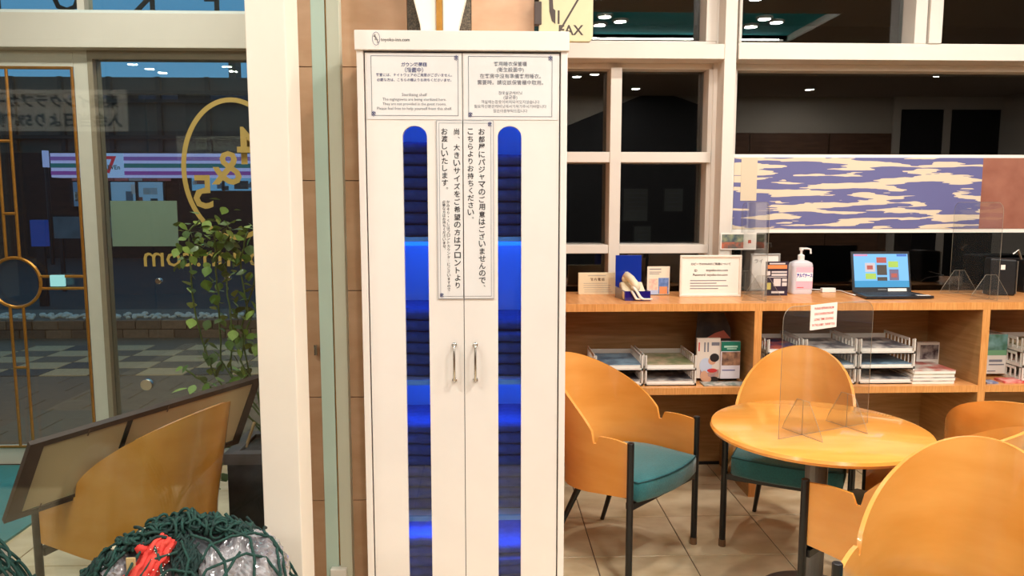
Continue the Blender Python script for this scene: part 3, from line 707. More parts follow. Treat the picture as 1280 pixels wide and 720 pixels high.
for i, (x, y, a, lab) in enumerate(chairs):
    t = ch0 if i == 0 else copy_tree(ch0)
    t.location = (x, y, 0); t.rotation_euler = (0, 0, math.radians(a)); t['label'] = lab

# ================================================================= ROUND TABLE
tc_ = PZ(1026, 543, .71); TX, TY = 1.318, 2.89
tb = thing('round_table', 'round light wood cafe table on a grey pedestal', 'table', (TX, TY, 0))
MB().lathe([(.02, .682), (.40, .682), (.412, .686), (.417, .697), (.412, .708), (.402, .711), (.02, .711)], TX, TY, 64).build('table_top', tablewood, tb, smooth=True).modifiers.new('e', 'EDGE_SPLIT').split_angle = .6
greym = mat('grey_pedestal', (120, 118, 116), .4, metal=.3, var=.05)
MB().cyl((TX, TY, .03), (TX, TY, .68), .043, seg=24).build('pedestal', greym, tb)
MB().lathe([(.205, 0), (.205, .008), (.19, .016), (.10, .034), (.045, .04)], TX, TY, 40).build('base_plate', mat('base_grey', (92, 86, 84), .45, var=.1), tb)
MB().box(TX - .16, TX + .16, TY - .02, TY + .02, .665, .682).box(TX - .02, TX + .02, TY - .16, TY + .16, .665, .682).build('top_bracket', black, tb)

def acrylic(name, label, p0, p1, z0, h, lo=.06, feet=(.25, .75), fw=.20):
    """clear standing screen from p0 to p1 (xy), with two trapezoid feet"""
    p0, p1 = Vector((p0[0], p0[1], 0)), Vector((p1[0], p1[1], 0)); L = (p1 - p0).length; d = (p1 - p0) / L; nn = Vector((-d.y, d.x, 0))
    t = thing(name, label, 'acrylic screen', ((p0 + p1) / 2 + Vector((0, 0, z0))))
    r = .05; poly = [(0, 0), (L, 0), (L, h - r)] + [(L - r + r * math.sin(a), h - r + r * math.cos(a)) for a in [math.pi / 2 - k * math.pi / 12 for k in range(1, 7)]][:0]
    poly = [(0, 0), (L, 0)] + [(L - r + r * math.cos(a), h - r + r * math.sin(a)) for a in [k * math.pi / 12 for k in range(7)]] + [(r - r * math.sin(a), h - r + r * math.cos(a)) for a in [k * math.pi / 12 for k in range(7)]]
    def sl(poly, org, dx, nrm, th):
        m = MB(); n = len(poly)
        A = [org + dx * x + Vector((0, 0, z)) + nrm * th / 2 for x, z in poly]; B = [org + dx * x + Vector((0, 0, z)) - nrm * th / 2 for x, z in poly]
        return m.add(A + B, [tuple(range(n)), tuple(range(2 * n - 1, n - 1, -1))] + [(i, n + i, n + (i + 1) % n, (i + 1) % n) for i in range(n)])
    o = p0 + Vector((0, 0, z0))
    s_ = sl(poly, o, d, nn, .003).build('sheet', acryl, t)
    loop = [o + d * x + Vector((0, 0, z)) for x, z in poly]
    MB().tube(loop, .0010, 4, True).build('sheet_edge', acryl_edge, s_)
    for f in feet:
        c = o + d * (L * f)
        tp = [(-fw / 2, 0), (fw / 2, 0), (fw / 2 - .012, .03), (.03, .135), (-.03, .135), (-fw / 2 + .012, .03)]
        ft = sl(tp, c, nn, d, .003).build('foot', acryl, t)
        MB().tube([c + nn * x + Vector((0, 0, z)) for x, z in tp], .0011, 4, True).tube([c, c + Vector((0, 0, .135))], .0011, 4).build('foot_edge', acryl_edge, ft)
    return t, o, d, nn
q0, q1 = PZ(973, 549, .711), PZ(1084, 529, .711)
at_, ao, ad, an = acrylic('acrylic_divider', 'clear acrylic divider standing on the round table', q0, q1, .7115, .50)
# red note on the table divider
nm_ = (PY(1010, 395, q0.y + .06), PY(1054, 395, q0.y + .06))
nt_ = thing('red_note', 'small white card with red English lines stuck to the table divider', 'notice', (nm_[0].x, q0.y, 1.1))
zc = PY(1032, 395, q0.y + .07).z
mid = ao + ad * (ad.dot(Vector((nm_[0].x + nm_[1].x, 0, 0)) * .5 - Vector((ao.x, 0, 0))) / (ad.x ** 2 + 1e-9) * ad.x if False else (((nm_[0].x + nm_[1].x) / 2 - ao.x) / ad.x))
side = -an if an.y > 0 else an
rotm = Matrix.Rotation(math.atan2(ad.y, ad.x), 3, 'Z')
hw, hh_ = .069, .048
def note_pt(x, y, z): return Vector((mid.x, mid.y, zc)) + rotm @ Vector((x, y, z))
tl = math.radians(3)
MB().hexa([note_pt(-hw, -.004, -hh_ - .004), note_pt(hw, -.004, -hh_), note_pt(hw, -.004, hh_), note_pt(-hw, -.004, hh_ - .004)], [note_pt(-hw, -.002, -hh_ - .004), note_pt(hw, -.002, -hh_), note_pt(hw, -.002, hh_), note_pt(-hw, -.002, hh_ - .004)]).build('card', paper, nt_)
for k, s in enumerate(['PLEASE REFRAIN FROM', 'LOUD CONVERSATIONS AND', 'LONG TIME STAYING', 'IN THE LOBBY. THANK YOU']):
    p = note_pt(0, -.0042, .030 - k * .021); txt(s, ink_red, p, nt_, w=.10 if k != 3 else .118, h=.009, rot=rotm, bold=.01)
# counter dividers run towards the window
for k, (px, lab) in enumerate(((958, 'clear acrylic divider on the counter beside the sanitizer bottle'), (1247, 'clear acrylic divider on the counter left of the black speaker'))):
    X = PY(px, 370, 3.99).x
    acrylic('acrylic_divider', lab, (X, 3.99), (X, 4.42), CT + .001, .53, feet=(.15, .8), fw=.22)

# ================================================================= THINGS ON THE COUNTER
def at_counter(px, py):   # point on the counter top
    return PZ(px, py, CT)
def card_block(name, label, cat, px0, px1, pyt, pyb, m, depth=.012, lean=0.0):
    """upright plate standing on the counter; returns (thing, x0, x1, yfront, z0, z1)"""
    y = at_counter((px0 + px1) / 2, pyb).y; a = PY(px0, (pyt + pyb) / 2, y); b = PY(px1, (pyt + pyb) / 2, y); z1 = PY((px0 + px1) / 2, pyt, y).z
    t = thing(name, label, cat, ((a.x + b.x) / 2, y, CT))
    return t, a.x, b.x, y, CT, z1
# cream notice for the house phone
t, x0, x1, y, z0, z1 = card_block('phone_notice', 'cream plate with Japanese telephone wording standing on the counter', 'notice', 723, 770, 341, 368, None)
box('plate', mat('cream_plate', (226, 212, 178), .5), x0, x1, y, y + .02, z0, z1, t, .002)
txt('館内電話', mat('brown_ink', (120, 95, 70), .8), ((x0 + x1) / 2, y, z1 - .038), t, w=.085, bold=.02, spacing=1.4)
pl = MB(); pl.box(x0 + .055, x1 - .06, y - .001, y, z1 - .018, z1 - .016)
for k, (l, r) in enumerate(((.03, .05), (.03, .03), (.03, .035), (.035, .03), (.035, .02))): pl.box(x0 + l, x1 - r, y - .001, y, z1 - .062 - k * .0125, z1 - .0605 - k * .0125)
pl.build('print_line', ink_grey, t)
# blue acrylic telephone stand
blue_ac = mat('blue_acrylic', (18, 46, 150), .15, coat=.5); navy = mat('navy_acrylic', (28, 18, 110), .2, coat=.4)
pb = at_counter(800, 376); st = thing('phone_stand', 'blue acrylic telephone stand with a tall back panel', 'stand', (pb.x, pb.y + .1, CT))
xa, xb = PY(769, 372, pb.y + .16).x, PY(801, 372, pb.y + .16).x
zb_ = PY(785, 319, pb.y + .16).z
box('back_panel', blue_ac, xa, xb, pb.y + .16, pb.y + .168, CT, zb_, st)
fx0, fx1 = PY(781, 372, pb.y).x, PY(813, 372, pb.y).x; zt = PY(797, 364, pb.y).z
box('front_panel', navy, fx0, fx1, pb.y, pb.y + .006, CT, zt, st)
MB().hexa([(fx0, pb.y + .006, CT), (fx0 + .005, pb.y + .006, CT), (xa + .005, pb.y + .16, CT), (xa, pb.y + .16, CT)], [(fx0, pb.y + .006, zt), (fx0 + .005, pb.y + .006, zt), (xa + .005, pb.y + .16, zt + .01), (xa, pb.y + .16, zt + .01)]).build('side_panel', glass('lilac_acrylic', (150, 150, 200), .04, haze=.25), st)
MB().hexa([(fx1 - .005, pb.y + .006, CT), (fx1, pb.y + .006, CT), (xb, pb.y + .16, CT), (xb - .005, pb.y + .16, CT)], [(fx1 - .005, pb.y + .006, zt), (fx1, pb.y + .006, zt), (xb, pb.y + .16, zt), (xb - .005, pb.y + .16, zt)]).build('side_panel', navy, st)
box('floor_plate', navy, fx0 + .006, fx1 - .006, pb.y + .008, pb.y + .155, CT, CT + .005, st)
ivory = mat('ivory_plastic', (222, 210, 180), .45, var=.02)
cxp = PY(791, 358, pb.y + .07).x
tp = thing('telephone', 'ivory desk telephone with handset resting in the blue stand', 'telephone', (cxp, pb.y + .07, CT + .006))
MB().prism([(pb.y + .012, CT + .006), (pb.y + .15, CT + .006), (pb.y + .15, CT + .085), (pb.y + .12, CT + .090), (pb.y + .012, CT + .045)], cxp - .062, cxp + .062, 'x').build('body', ivory, tp, .008)
hsn = [Vector((cxp - .028, pb.y + .135, CT + .115)), Vector((cxp - .025, pb.y + .115, CT + .128)), Vector((cxp - .012, pb.y + .07, CT + .115)), Vector((cxp + .004, pb.y + .03, CT + .088)), Vector((cxp + .008, pb.y + .012, CT + .066))]
hb = MB().tube(hsn, .021, 10); hb.blob((cxp - .026, pb.y + .122, CT + .108), (.027, .022, .024), 0, nu=12, nv=8).blob((cxp + .006, pb.y + .024, CT + .070), (.026, .022, .022), 0, nu=12, nv=8)
hb.build('handset', ivory, tp, smooth=True)
cord = []
ctrl = [PY(792, 359, pb.y - .01), PY(796, 364, pb.y - .012), PY(800, 371, pb.y - .015), PY(806, 375.5, pb.y - .02), PY(815, 376, pb.y - .02)]
for k in range(len(ctrl) - 1):
    for q in range(14):
        f = q / 14; c = ctrl[k].lerp(ctrl[k + 1], f); a = (k * 14 + q) * 2.1; c = c + Vector((math.cos(a) * .004, math.sin(a) * .004, math.sin(a) * .004)); c.z = max(c.z, CT + .011); cord.append(c)
MB().tube(cord, .0055, 6).build('cord', mat('cord_white', (225, 218, 205), .5), tp, smooth=True)
c2 = [c + Vector((-.02, .004, -.01)) for c in cord[8:40]]
for c in c2: c.z = max(c.z, CT + .011)
MB().tube(c2, .0055, 6).build('cord', MATS['cord_white'], tp, smooth=True)
# app flyer stand
t, x0, x1, y, z0, z1 = card_block('flyer_stand', 'small leaflet with a smartphone picture in a clear stand', 'leaflet', 809, 837, 333, 369, None)
box('leaflet', mat('leaflet_cream', (236, 222, 200), .5), x0, x1, y, y + .004, z0 + .004, z1, t); box('stand', acryl, x0 - .003, x1 + .003, y + .005, y + .04, z0, z0 + .08, t)
w_ = x1 - x0
box('picture', mat('phone_blue', (84, 116, 176), .5, col2=(120, 150, 205), scale=40), x0 + w_ * .5, x1 - w_ * .04, y - .001, y, z0 + .008, z0 + .10, t, 0)
box('picture', mat('picture_orange', (228, 150, 98), .5), x0 + w_ * .55, x1 - w_ * .10, y - .002, y - .001, z0 + .008, z0 + .05, t)
box('picture', mat('picture_pink', (222, 176, 160), .5, col2=(236, 214, 190), scale=50), x0 + w_ * .08, x0 + w_ * .46, y - .001, y, z0 + .03, z0 + .095, t)
box('picture', mat('picture_sky', (180, 196, 226), .5), x0, x0 + w_ * .48, y - .001, y, z0 + .004, z0 + .03, t)
pl = MB().box(x0 + .012, x1 - .05, y - .001, y, z1 - .018, z1 - .013).box(x0 + .012, x1 - .05, y - .001, y, z1 - .034, z1 - .031).box(x0 + .012, x1 - .06, y - .001, y, z1 - .044, z1 - .041); pl.build('print_line', ink_grey, t)
# white framed wifi notice
def frame_sign(name, label, px0, px1, pyt, pyb, fm, fw, back=.05):
    t, x0, x1, y, z0, z1 = card_block(name, label, 'framed notice', px0, px1, pyt, pyb, None)
    MB().box(x0, x1, y, y + .015, z0, z0 + fw).box(x0, x1, y, y + .015, z1 - fw, z1).box(x0, x0 + fw, y, y + .015, z0 + fw, z1 - fw).box(x1 - fw, x1, y, y + .015, z0 + fw, z1 - fw).build('frame', fm, t, .003)
    box('sheet', paper, x0 + fw, x1 - fw, y + .006, y + .012, z0 + fw, z1 - fw, t)
    MB().prism([(y + .015, z0), (y + .015 + back, z0), (y + .015, z0 + .12)], (x0 + x1) / 2 - .02, (x0 + x1) / 2 + .02, 'x').build('easel', fm, t)
    return t, x0, x1, y + .006, z0, z1
wf_m = mat('white_frame', (228, 218, 205), .4, var=.02)
t, x0, x1, y, z0, z1 = frame_sign('wifi_notice', 'white framed notice with Wi-Fi login lines on the counter', 850, 927, 319, 371, wf_m, .014)
cx = (x0 + x1) / 2
txt('ロビーでのWi-Fiのご利用について', ink, (cx, y, z1 - .050), t, w=.225, bold=.03)
txt('ID', ink, (cx - .085, y, z1 - .087), t, h=.013, bold=.02); txt(':toyoko-inn.com', ink, (cx + .035, y, z1 - .087), t, w=.125, bold=.02)
txt('Password :toyoko-inn.com', ink, (cx - .002, y, z1 - .113), t, w=.197, bold=.02)
pl = MB()
for k, r in enumerate((.105, .16, .095, .15)): pl.box(x0 + .06, x1 - r + .02, y - .001, y, z1 - .146 - k * .015, z1 - .1415 - k * .015)
pl.build('print_line', ink_grey, t)
# second, silver framed notice behind the divider
t, x0, x1, y, z0, z1 = frame_sign('framed_notice', 'silver framed notice half hidden behind the clear divider', 938, 975, 317, 364, mat('silver_frame', (170, 166, 160), .35, metal=.3), .010)
txt('ライ', ink, (x0 + .05, y, z1 - .045), t, w=.05, bold=.01)
# dark purple leaflet
t, x0, x1, y, z0, z1 = card_block('dark_leaflet', 'dark purple leaflet with orange heading next to the sanitizer', 'leaflet', 957, 985, 327, 369.5, None)
box('leaflet', mat('leaflet_purple', (46, 32, 62), .45, col2=(30, 20, 30), scale=20), x0, x1, y, y + .008, z0, z1, t)
pw = x1 - x0; hgt = z1 - z0
pk = mat('print_pale', (214, 204, 200), .6); po = mat('print_orange', (226, 134, 74), .6)
box('heading', po, x0 + pw * .08, x1 - pw * .06, y - .001, y, z1 - hgt * .21, z1 - hgt * .10, t)
b_ = MB().box(x0 + pw * .15, x1 - pw * .15, y - .001, y, z1 - hgt * .08, z1 - hgt * .04).box(x0 + pw * .04, x0 + pw * .2, y - .001, y, z1 - hgt * .40, z1 - hgt * .28).box(x0 + pw * .26, x1 - pw * .06, y - .001, y, z1 - hgt * .33, z1 - hgt * .28).box(x0 + pw * .26, x1 - pw * .06, y - .001, y, z1 - hgt * .42, z1 - hgt * .36).box(x0 + pw * .08, x1 - pw * .06, y - .001, y, z1 - hgt * .465, z1 - hgt * .445)
b_.box(x0 + pw * .36, x0 + pw * .68, y - .001, y, z1 - hgt * .72, z1 - hgt * .5).box(x0 + pw * .74, x1 - pw * .05, y - .001, y, z1 - hgt * .58, z1 - hgt * .5).box(x0 + pw * .74, x1 - pw * .05, y - .001, y, z1 - hgt * .72, z1 - hgt * .61).box(x0 + pw * .28, x1 - pw * .15, y - .001, y, z1 - hgt * .93, z1 - hgt * .87); b_.build('print_block', pk, t)
box('print_block', mat('print_yellow', (205, 188, 96), .6), x0 + pw * .08, x0 + pw * .24, y - .001, y, z1 - hgt * .82, z1 - hgt * .62, t)
# sanitizer bottle
pbq = at_counter(1002.5, 368); sx, sy = pbq.x, pbq.y + .035
bt = thing('sanitizer_bottle', 'clear pump bottle of hand sanitizer with a pink label', 'bottle', (sx, sy, CT))
def rr_poly(hw, hd, r, n=5):
    o = []
    for cx_, cy_, a0 in ((hw - r, hd - r, 0), (-hw + r, hd - r, 90), (-hw + r, -hd + r, 180), (hw - r, -hd + r, 270)):
        for k in range(n + 1): a = math.radians(a0 + 90 * k / n); o.append((cx_ + r * math.cos(a), cy_ + r * math.sin(a)))
    return o
k_px = PY(1016, 340, sy).x - PY(989, 340, sy).x; hw = k_px / 2; ztop = PY(1002, 325, sy).z
lay = [(.94, CT), (1, CT + .008), (1, ztop - .03), (.93, ztop - .015), (.6, ztop - .004), (.36, ztop)]
pol = rr_poly(hw, .036, .02); vs_ = []; n = len(pol)
for s_, z in lay: vs_ += [(sx + x * s_, sy + yy * max(s_, .6 if s_ < .6 else s_), z) for x, yy in pol]
fs = [tuple(range(n - 1, -1, -1)), tuple(range((len(lay) - 1) * n, len(lay) * n))] + [(i * n + k, i * n + (k + 1) % n, (i + 1) * n + (k + 1) % n, (i + 1) * n + k) for i in range(len(lay) - 1) for k in range(n)]
MB().add(vs_, fs).build('body', mat('frosted_bottle', (205, 200, 205), .25, coat=.3), bt, smooth=False, bevel=.002)
zl0, zl1 = PY(1002, 361, sy - .036).z, PY(1002, 334, sy - .036).z
box('label_sheet', mat('pink_label', (240, 178, 192), .5), sx - hw * .60, sx + hw * .90, sy - .0375, sy - .0362, zl0, zl1, bt)
box('label_band', mat('label_white', (244, 232, 234), .5), sx - hw * .60, sx + hw * .90, sy - .0382, sy - .0375, zl0 + (zl1 - zl0) * .35, zl0 + (zl1 - zl0) * .75, bt)
txt('アルボナース', mat('label_blue', (40, 60, 160), .6), (sx + hw * .15, sy - .0383, zl0 + (zl1 - zl0) * .62), bt, w=hw * 1.45, h=.024, bold=.05)
box('label_line', ink_red, sx - hw * .5, sx + hw * .1, sy - .0380, sy - .0375, zl0 + .006, zl0 + .010, bt)
wp = mat('pump_white', (236, 230, 224), .4)
pmp = MB().cyl((sx, sy, ztop - .002), (sx, sy, ztop + .028), .019).cyl((sx, sy, ztop + .028), (sx, sy, ztop + .034), .019, .008).cyl((sx, sy, ztop + .03), (sx, sy, ztop + .058), .0065).cyl((sx, sy, ztop + .056), (sx, sy, ztop + .072), .012)
pmp.tube([(sx, sy, ztop + .066), (sx + .03, sy - .01, ztop + .067), (sx + .047, sy - .016, ztop + .063), (sx + .049, sy - .017, ztop + .038)], .0055, 8); pmp.build('pump', wp, bt)
# adapter and cable
ad_p = at_counter(1036, 366)
adp = thing('cable_adapter', 'small white cable adapter with a lead running to the laptop', 'adapter', (ad_p.x, ad_p.y, CT))
box('body', wp, PY(1028, 362, ad_p.y).x, PY(1045, 362, ad_p.y).x, ad_p.y, ad_p.y + .03, CT + .001, CT + .028, adp, .003)
cb = [PZ(*p, CT + .006) for p in ((1045, 363), (1052, 363.5), (1060, 366.5), (1069, 369))]; MB().tube(cb, .0035, 6).build('lead', wp, adp, smooth=True)
cb = [PZ(*p, CT + .006) for p in ((1028, 362), (1020, 362), (1012, 361.5))]; MB().tube(cb, .0035, 6).build('lead', wp, adp, smooth=True)
# laptop
lp = at_counter(1116, 374.5)
hy = lp.y + .215
lx0, lx1 = PY(1066, 367, hy).x, PY(1139, 367, hy).x
lpt = thing('laptop', 'open black laptop showing a recipe web page', 'laptop', ((lx0 + lx1) / 2, lp.y, CT))
lap_b = mat('laptop_black', (24, 26, 32), .4, var=.1)
MB().prism([(lx0 + .004, hy), (lx1 - .004, hy), (PY(1169, 373, lp.y).x, lp.y + .01), (PY(1083, 374, lp.y).x, lp.y)], CT + .004, CT + .018, 'z').build('base', lap_b, lpt, .002)
kb = MB(); bx0, bx1 = PY(1083, 374, lp.y).x, PY(1169, 373, lp.y).x
for r_ in range(5):
    f = .30 + r_ * .13; ry = lp.y + (hy - lp.y) * f; L_ = bx0 + (lx0 - bx0) * f + .03; R_ = bx1 + (lx1 - bx1) * f - .03
    for k in range(13):
        x = L_ + (R_ - L_) * k / 13; kb.box(x, x + (R_ - L_) / 13 * .82, ry, ry + .018, CT + .018, CT + .0195)
kb.build('keyboard', mat('key_black', (52, 54, 60), .5), lpt)
box('sticker', paper, PY(1148, 372, lp.y + .02).x, PY(1164, 372, lp.y + .02).x, lp.y + .022, lp.y + .05, CT + .0185, CT + .0193, lpt)
zs0 = CT + .016; lean = .05
ztp = PY(1100, 314.5, hy + lean).z
def lidp(u, v, d):  # u,v in 0..1 on the lid, d towards viewer
    x = lx0 + (lx1 - lx0) * u; return Vector((x, hy + lean * v - d, zs0 + (ztp - zs0) * v))
def lidq(u0, u1, v0, v1, d0, d1, name, m):
    MB().hexa([lidp(u0, v0, d0), lidp(u1, v0, d0), lidp(u1, v1, d0), lidp(u0, v1, d0)], [lidp(u0, v0, d1), lidp(u1, v0, d1), lidp(u1, v1, d1), lidp(u0, v1, d1)]).build(name, m, lpt)
lidq(0, 1, 0, 1, -.008, 0, 'lid', lap_b)
def scr(nm, c, e=.85, c2=None): return mat(nm, c, .3, emit=e, emit_col=c)
lidq(.04, .97, .12, .94, 0, .001, 'screen', scr('screen_sky', (120, 190, 250)))
S = [(.04, .97, .12, .28, 'screen_band', (60, 160, 215)), (.05, .28, .89, .935, 'screen_pink', (225, 150, 190)), (.78, .95, .88, .935, 'screen_blue', (70, 120, 210)),
     (.23, .40, .50, .72, 'screen_plate', (215, 205, 210)), (.43, .60, .72, .86, 'screen_food_red', (190, 90, 80)), (.43, .60, .42, .67, 'screen_food_dark', (80, 70, 60)),
     (.63, .80, .61, .76, 'screen_green', (180, 215, 90)), (.23, .41, .32, .46, 'screen_green', (180, 215, 90)), (.64, .80, .29, .56, 'screen_food_mix', (120, 110, 140)), (.43, .60, .28, .37, 'screen_food_dark', (80, 70, 60)), (.26, .36, .56, .66, 'screen_food_red', (190, 90, 80)), (.67, .77, .36, .46, 'screen_food_red', (190, 90, 80))]
for k, (u0, u1, v0, v1, nm, c) in enumerate(S): lidq(u0, u1, v0, v1, .001 + (.0006 if k > 9 else 0), .002 + (.0006 if k > 9 else 0), 'screen_tile', scr(nm, c, .7))
lidq(.60, .92, .02, .09, 0, .001, 'sticker', paper); lidq(.43, .58, .05, .075, 0, .001, 'logo_strip', mat('logo_grey', (120, 120, 120), .5))
# black router/speaker box and dark device at the edge
rp_ = at_counter(1258, 370)
rx0, rx1 = PY(1241, 350, rp_.y).x, PY(1277, 350, rp_.y).x; rz = PY(1258, 323, rp_.y).z
rt = thing('black_speaker', 'black box-shaped device with rounded grey side and a white sticker', 'speaker', ((rx0 + rx1) / 2, rp_.y + .05, CT), rotz=0)
def rbox(x0, x1, y0, y1, z0, z1, name, m, par, bev): return box(name, m, x0, x1, y0, y1, z0, z1, par, bev)
MB().hexa([(rx0, rp_.y + .03, CT), (rx1 - .03, rp_.y, CT), (rx1, rp_.y + .10, CT), (rx0 + .03, rp_.y + .13, CT)], [(rx0, rp_.y + .03, rz), (rx1 - .03, rp_.y, rz - .008), (rx1, rp_.y + .10, rz - .008), (rx0 + .03, rp_.y + .13, rz)]).build('body', blackp, rt, .010)
MB().hexa([(rx1 - .029, rp_.y - .001, CT + .01), (rx1 - .024, rp_.y + .001, CT + .01), (rx1 + .003, rp_.y + .10, CT + .01), (rx1 - .002, rp_.y + .10, CT + .01)], [(rx1 - .029, rp_.y - .001, rz - .016), (rx1 - .024, rp_.y + .001, rz - .016), (rx1 + .003, rp_.y + .10, rz - .016), (rx1 - .002, rp_.y + .10, rz - .016)]).build('side_trim', mat('grey_trim', (140, 132, 118), .4, metal=.3), rt, .002)
a = PY(1251, 331, rp_.y + .02); b = PY(1261, 337, rp_.y + .02); MB().hexa([(a.x, rp_.y + .017, b.z), (b.x, rp_.y + .009, b.z), (b.x, rp_.y + .009, a.z), (a.x, rp_.y + .017, a.z)], [(a.x, rp_.y + .021, b.z), (b.x, rp_.y + .013, b.z), (b.x, rp_.y + .013, a.z), (a.x, rp_.y + .021, a.z)]).build('sticker', paper, rt)
MB().tube([PZ(1228, 366, CT + .004), PZ(1231, 360, CT + .03), PZ(1236, 353, CT + .055), PY(1242, 351, rp_.y + .08)], .0035, 6).build('lead', wp, rt, smooth=True)
ed = at_counter(1279, 366); edt = thing('printer', 'black device with a silver lever cut off at the right edge of the counter', 'device', (ed.x + .12, ed.y + .02, CT))
box('body', blackp, ed.x, ed.x + .3, ed.y, ed.y + .2, CT, PY(1279, 325, ed.y).z, edt, .01); MB().tube([PY(1266, 318, ed.y + .05), PY(1273, 312, ed.y + .05), PY(1277, 326, ed.y + .05)], .007, 6).build('lever', chrome, edt)

# ================================================================= THINGS ON THE SHELF
SH = SZ1
tray_m = mat('tray_white', (222, 216, 206), .35, coat=.2)
def cover(nm, c, c2, sc=14): return mat(nm, c, .5, col2=c2, scale=sc, detail=2)
covers = [cover('cover_a', (210, 205, 195), (110, 105, 100)), cover('cover_b', (120, 130, 90), (190, 170, 140)), cover('cover_c', (80, 80, 90), (200, 195, 190)), cover('cover_d', (176, 96, 84), (205, 198, 186)), cover('cover_e', (130, 160, 180), (90, 110, 130)), cover('cover_f', (60, 60, 110), (180, 90, 70))]
def tray_stack(x0, x1, ya, yb, tiers, label, th=.083):
    t = thing('letter_tray', label, 'letter tray', ((x0 + x1) / 2, (ya + yb) / 2, SH), 'white stacked letter trays')
    for k in range(tiers):
        z = SH + .001 + k * th; m = MB()
        m.box(x0, x1, ya, yb, z, z + .005).box(x0, x1, ya, ya + .004, z, z + .014)
        for xs in (x0, x1 - .006):
            m.box(xs, xs + .006, ya + .02, yb, z + .005, z + .018); m.box(xs, xs + .006, ya + .06, yb, z + th - .02, z + th - .006)
            nb = 8
            for q in range(nb + 1):
                yy = ya + .02 + (yb - ya - .028) * q / nb; m.box(xs, xs + .006, yy, yy + .008, z + .018, z + th - (.006 if q == 0 else .02) )
        m.box(x0, x1, yb - .005, yb, z + .005, z + th * .7)
        m.box(x0, x0 + .008, ya, ya + .008, z, z + th).box(x1 - .008, x1, ya, ya + .008, z, z + th)
        m.build('tray_tier', tray_m, t)
    return t
def magazine(x0, x1, ya, yb, z, h, cv, label, group=None, skew=.0):
    t = thing('magazine', label, 'magazine', ((x0 + x1) / 2, (ya + yb) / 2, z), group)
    box('pages', paper, x0, x1, ya, yb, z, z + h * .8, t); box('cover', covers[cv], x0 - .001, x1 + .001, ya - .001, yb, z + h * .8, z + h, t)
    return t
def shx(px, y=4.02): return PY(px, 470, y).x
ya, yb = 3.985, 4.31
specs = [(743, 802, 2, 'left two-tier tray'), (805, 868, 2, 'right two-tier tray'),
         (920 + 36, 1000, 3, 'leftmost three-tier tray'), (1003, 1066, 3, 'middle three-tier tray'), (1070, 1138, 3, 'three-tier tray next to the magazine pile'), (1272, 1335, 3, 'tray at the right image edge')]
for n_, (pa, pb_, ti, lab) in enumerate(specs):
    x0, x1 = shx(pa), shx(pb_); tray_stack(x0, x1, ya, yb, ti, 'white plastic ' + lab + ' on the shelf')
    for k in range(ti):
        z = SH + .007 + k * .083
        magazine(x0 + .012, x1 - .012, ya + .01, yb - .02, z, .022 if k < ti - 1 else .030, [[2, 4], [2, 1], [5, 2, 5], [0, 4, 2], [2, 4, 2], [0, 3, 1]][n_][k], 'magazine in the %s tier of the %s' % (('lower', 'middle', 'top')[k if ti == 3 else (0, 2)[k]], lab))
# brochure rack in the first bay
xb0, xb1 = shx(872, 4.10), shx(921, 4.10); yb1 = 4.10
rk = thing('brochure_rack', 'dark poster-backed brochure rack at the end of the first shelf bay', 'brochure rack', ((xb0 + xb1) / 2, yb1, SH))
zt = PY(895, 391, 4.2).z
MB().prism([(xb0, SH + .02), (xb1, SH + .02), (xb1 - .01, zt - .09), (xb1 - .05, zt), (xb0 + .02, zt)], 4.20, 4.206).build('back_poster', cover('dark_poster', (24, 18, 18), (70, 58, 50), 12), rk)
pz = zt - .09
MB().prism([(xb0 + .07, SH + .22), (xb0 + .21, SH + .22), (xb0 + .17, zt - .10), (xb0 + .12, zt - .115)], 4.195, 4.2).build('poster_figure', mat('coral', (206, 110, 88), .6), rk)
box('base', blackp, xb0 + .01, xb1, yb1, 4.21, SH + .001, SH + .02, rk)
def brochure(name, label, px0, px1, pyt, pyb, y, base, parts):
    a, b = PY(px0, (pyt + pyb) / 2, y), PY(px1, (pyt + pyb) / 2, y); z1 = PY(px0, pyt, y).z; z0 = max(SH + .021, PY(px0, pyb, y).z)
    t = thing(name, label, 'brochure', ((a.x + b.x) / 2, y, z0)); box('cover', base, a.x, b.x, y, y + .02, z0, z1, t)
    W_, H_ = b.x - a.x, z1 - z0
    for i_, (u0, u1, v0, v1, m) in enumerate(parts): box('print_block', m, a.x + W_ * u0, a.x + W_ * u1, y - .001 - i_ * .0002, y, z0 + H_ * v0, z0 + H_ * v1, t)
    return t
cb_ = brochure('brochure', 'white brochure showing a child in red in the dark rack', 871, 900, 423, 478, 4.07, mat('brochure_white', (226, 212, 198), .5),
         [(.15, .95, .02, .22, cover('skin_mix', (206, 160, 130), (150, 120, 130), 20)), (.06, .11, .68, .9, ink_red), (.30, .36, .66, .9, ink_grey), (.44, .50, .66, .9, ink_grey), (.62, .95, .82, .90, ink_grey)])
def disc(px, py, rx, rz, m, k=0, nm='print_shape'):
    c = PY(px, py, 4.07); q = rx / F_PX * 4.1; w2 = rz / F_PX * 4.1
    MB().prism([(c.x + q * math.cos(a), c.z + w2 * math.sin(a)) for a in [i * math.pi / 10 for i in range(20)]], 4.0682 - k * .0004, 4.0692 - k * .0004).build(nm, m, cb_)
shirt = mat('shirt_pale', (196, 204, 222), .6); skin = mat('print_skin', (214, 160, 128), .6); hairb = mat('hair_black', (34, 24, 22), .6)
disc(882, 457, 8, 10, shirt, 0); disc(890, 451, 5, 5, skin, 1); disc(893, 447, 6, 5.5, hairb, 2); disc(880, 470, 5, 7, skin, 1); disc(892, 474, 6, 3.5, hairb, 2); disc(884, 474, 5, 4, skin, 3)
disc(890, 463, 6.5, 2.6, mat('bright_red', (200, 50, 50), .6), 3)
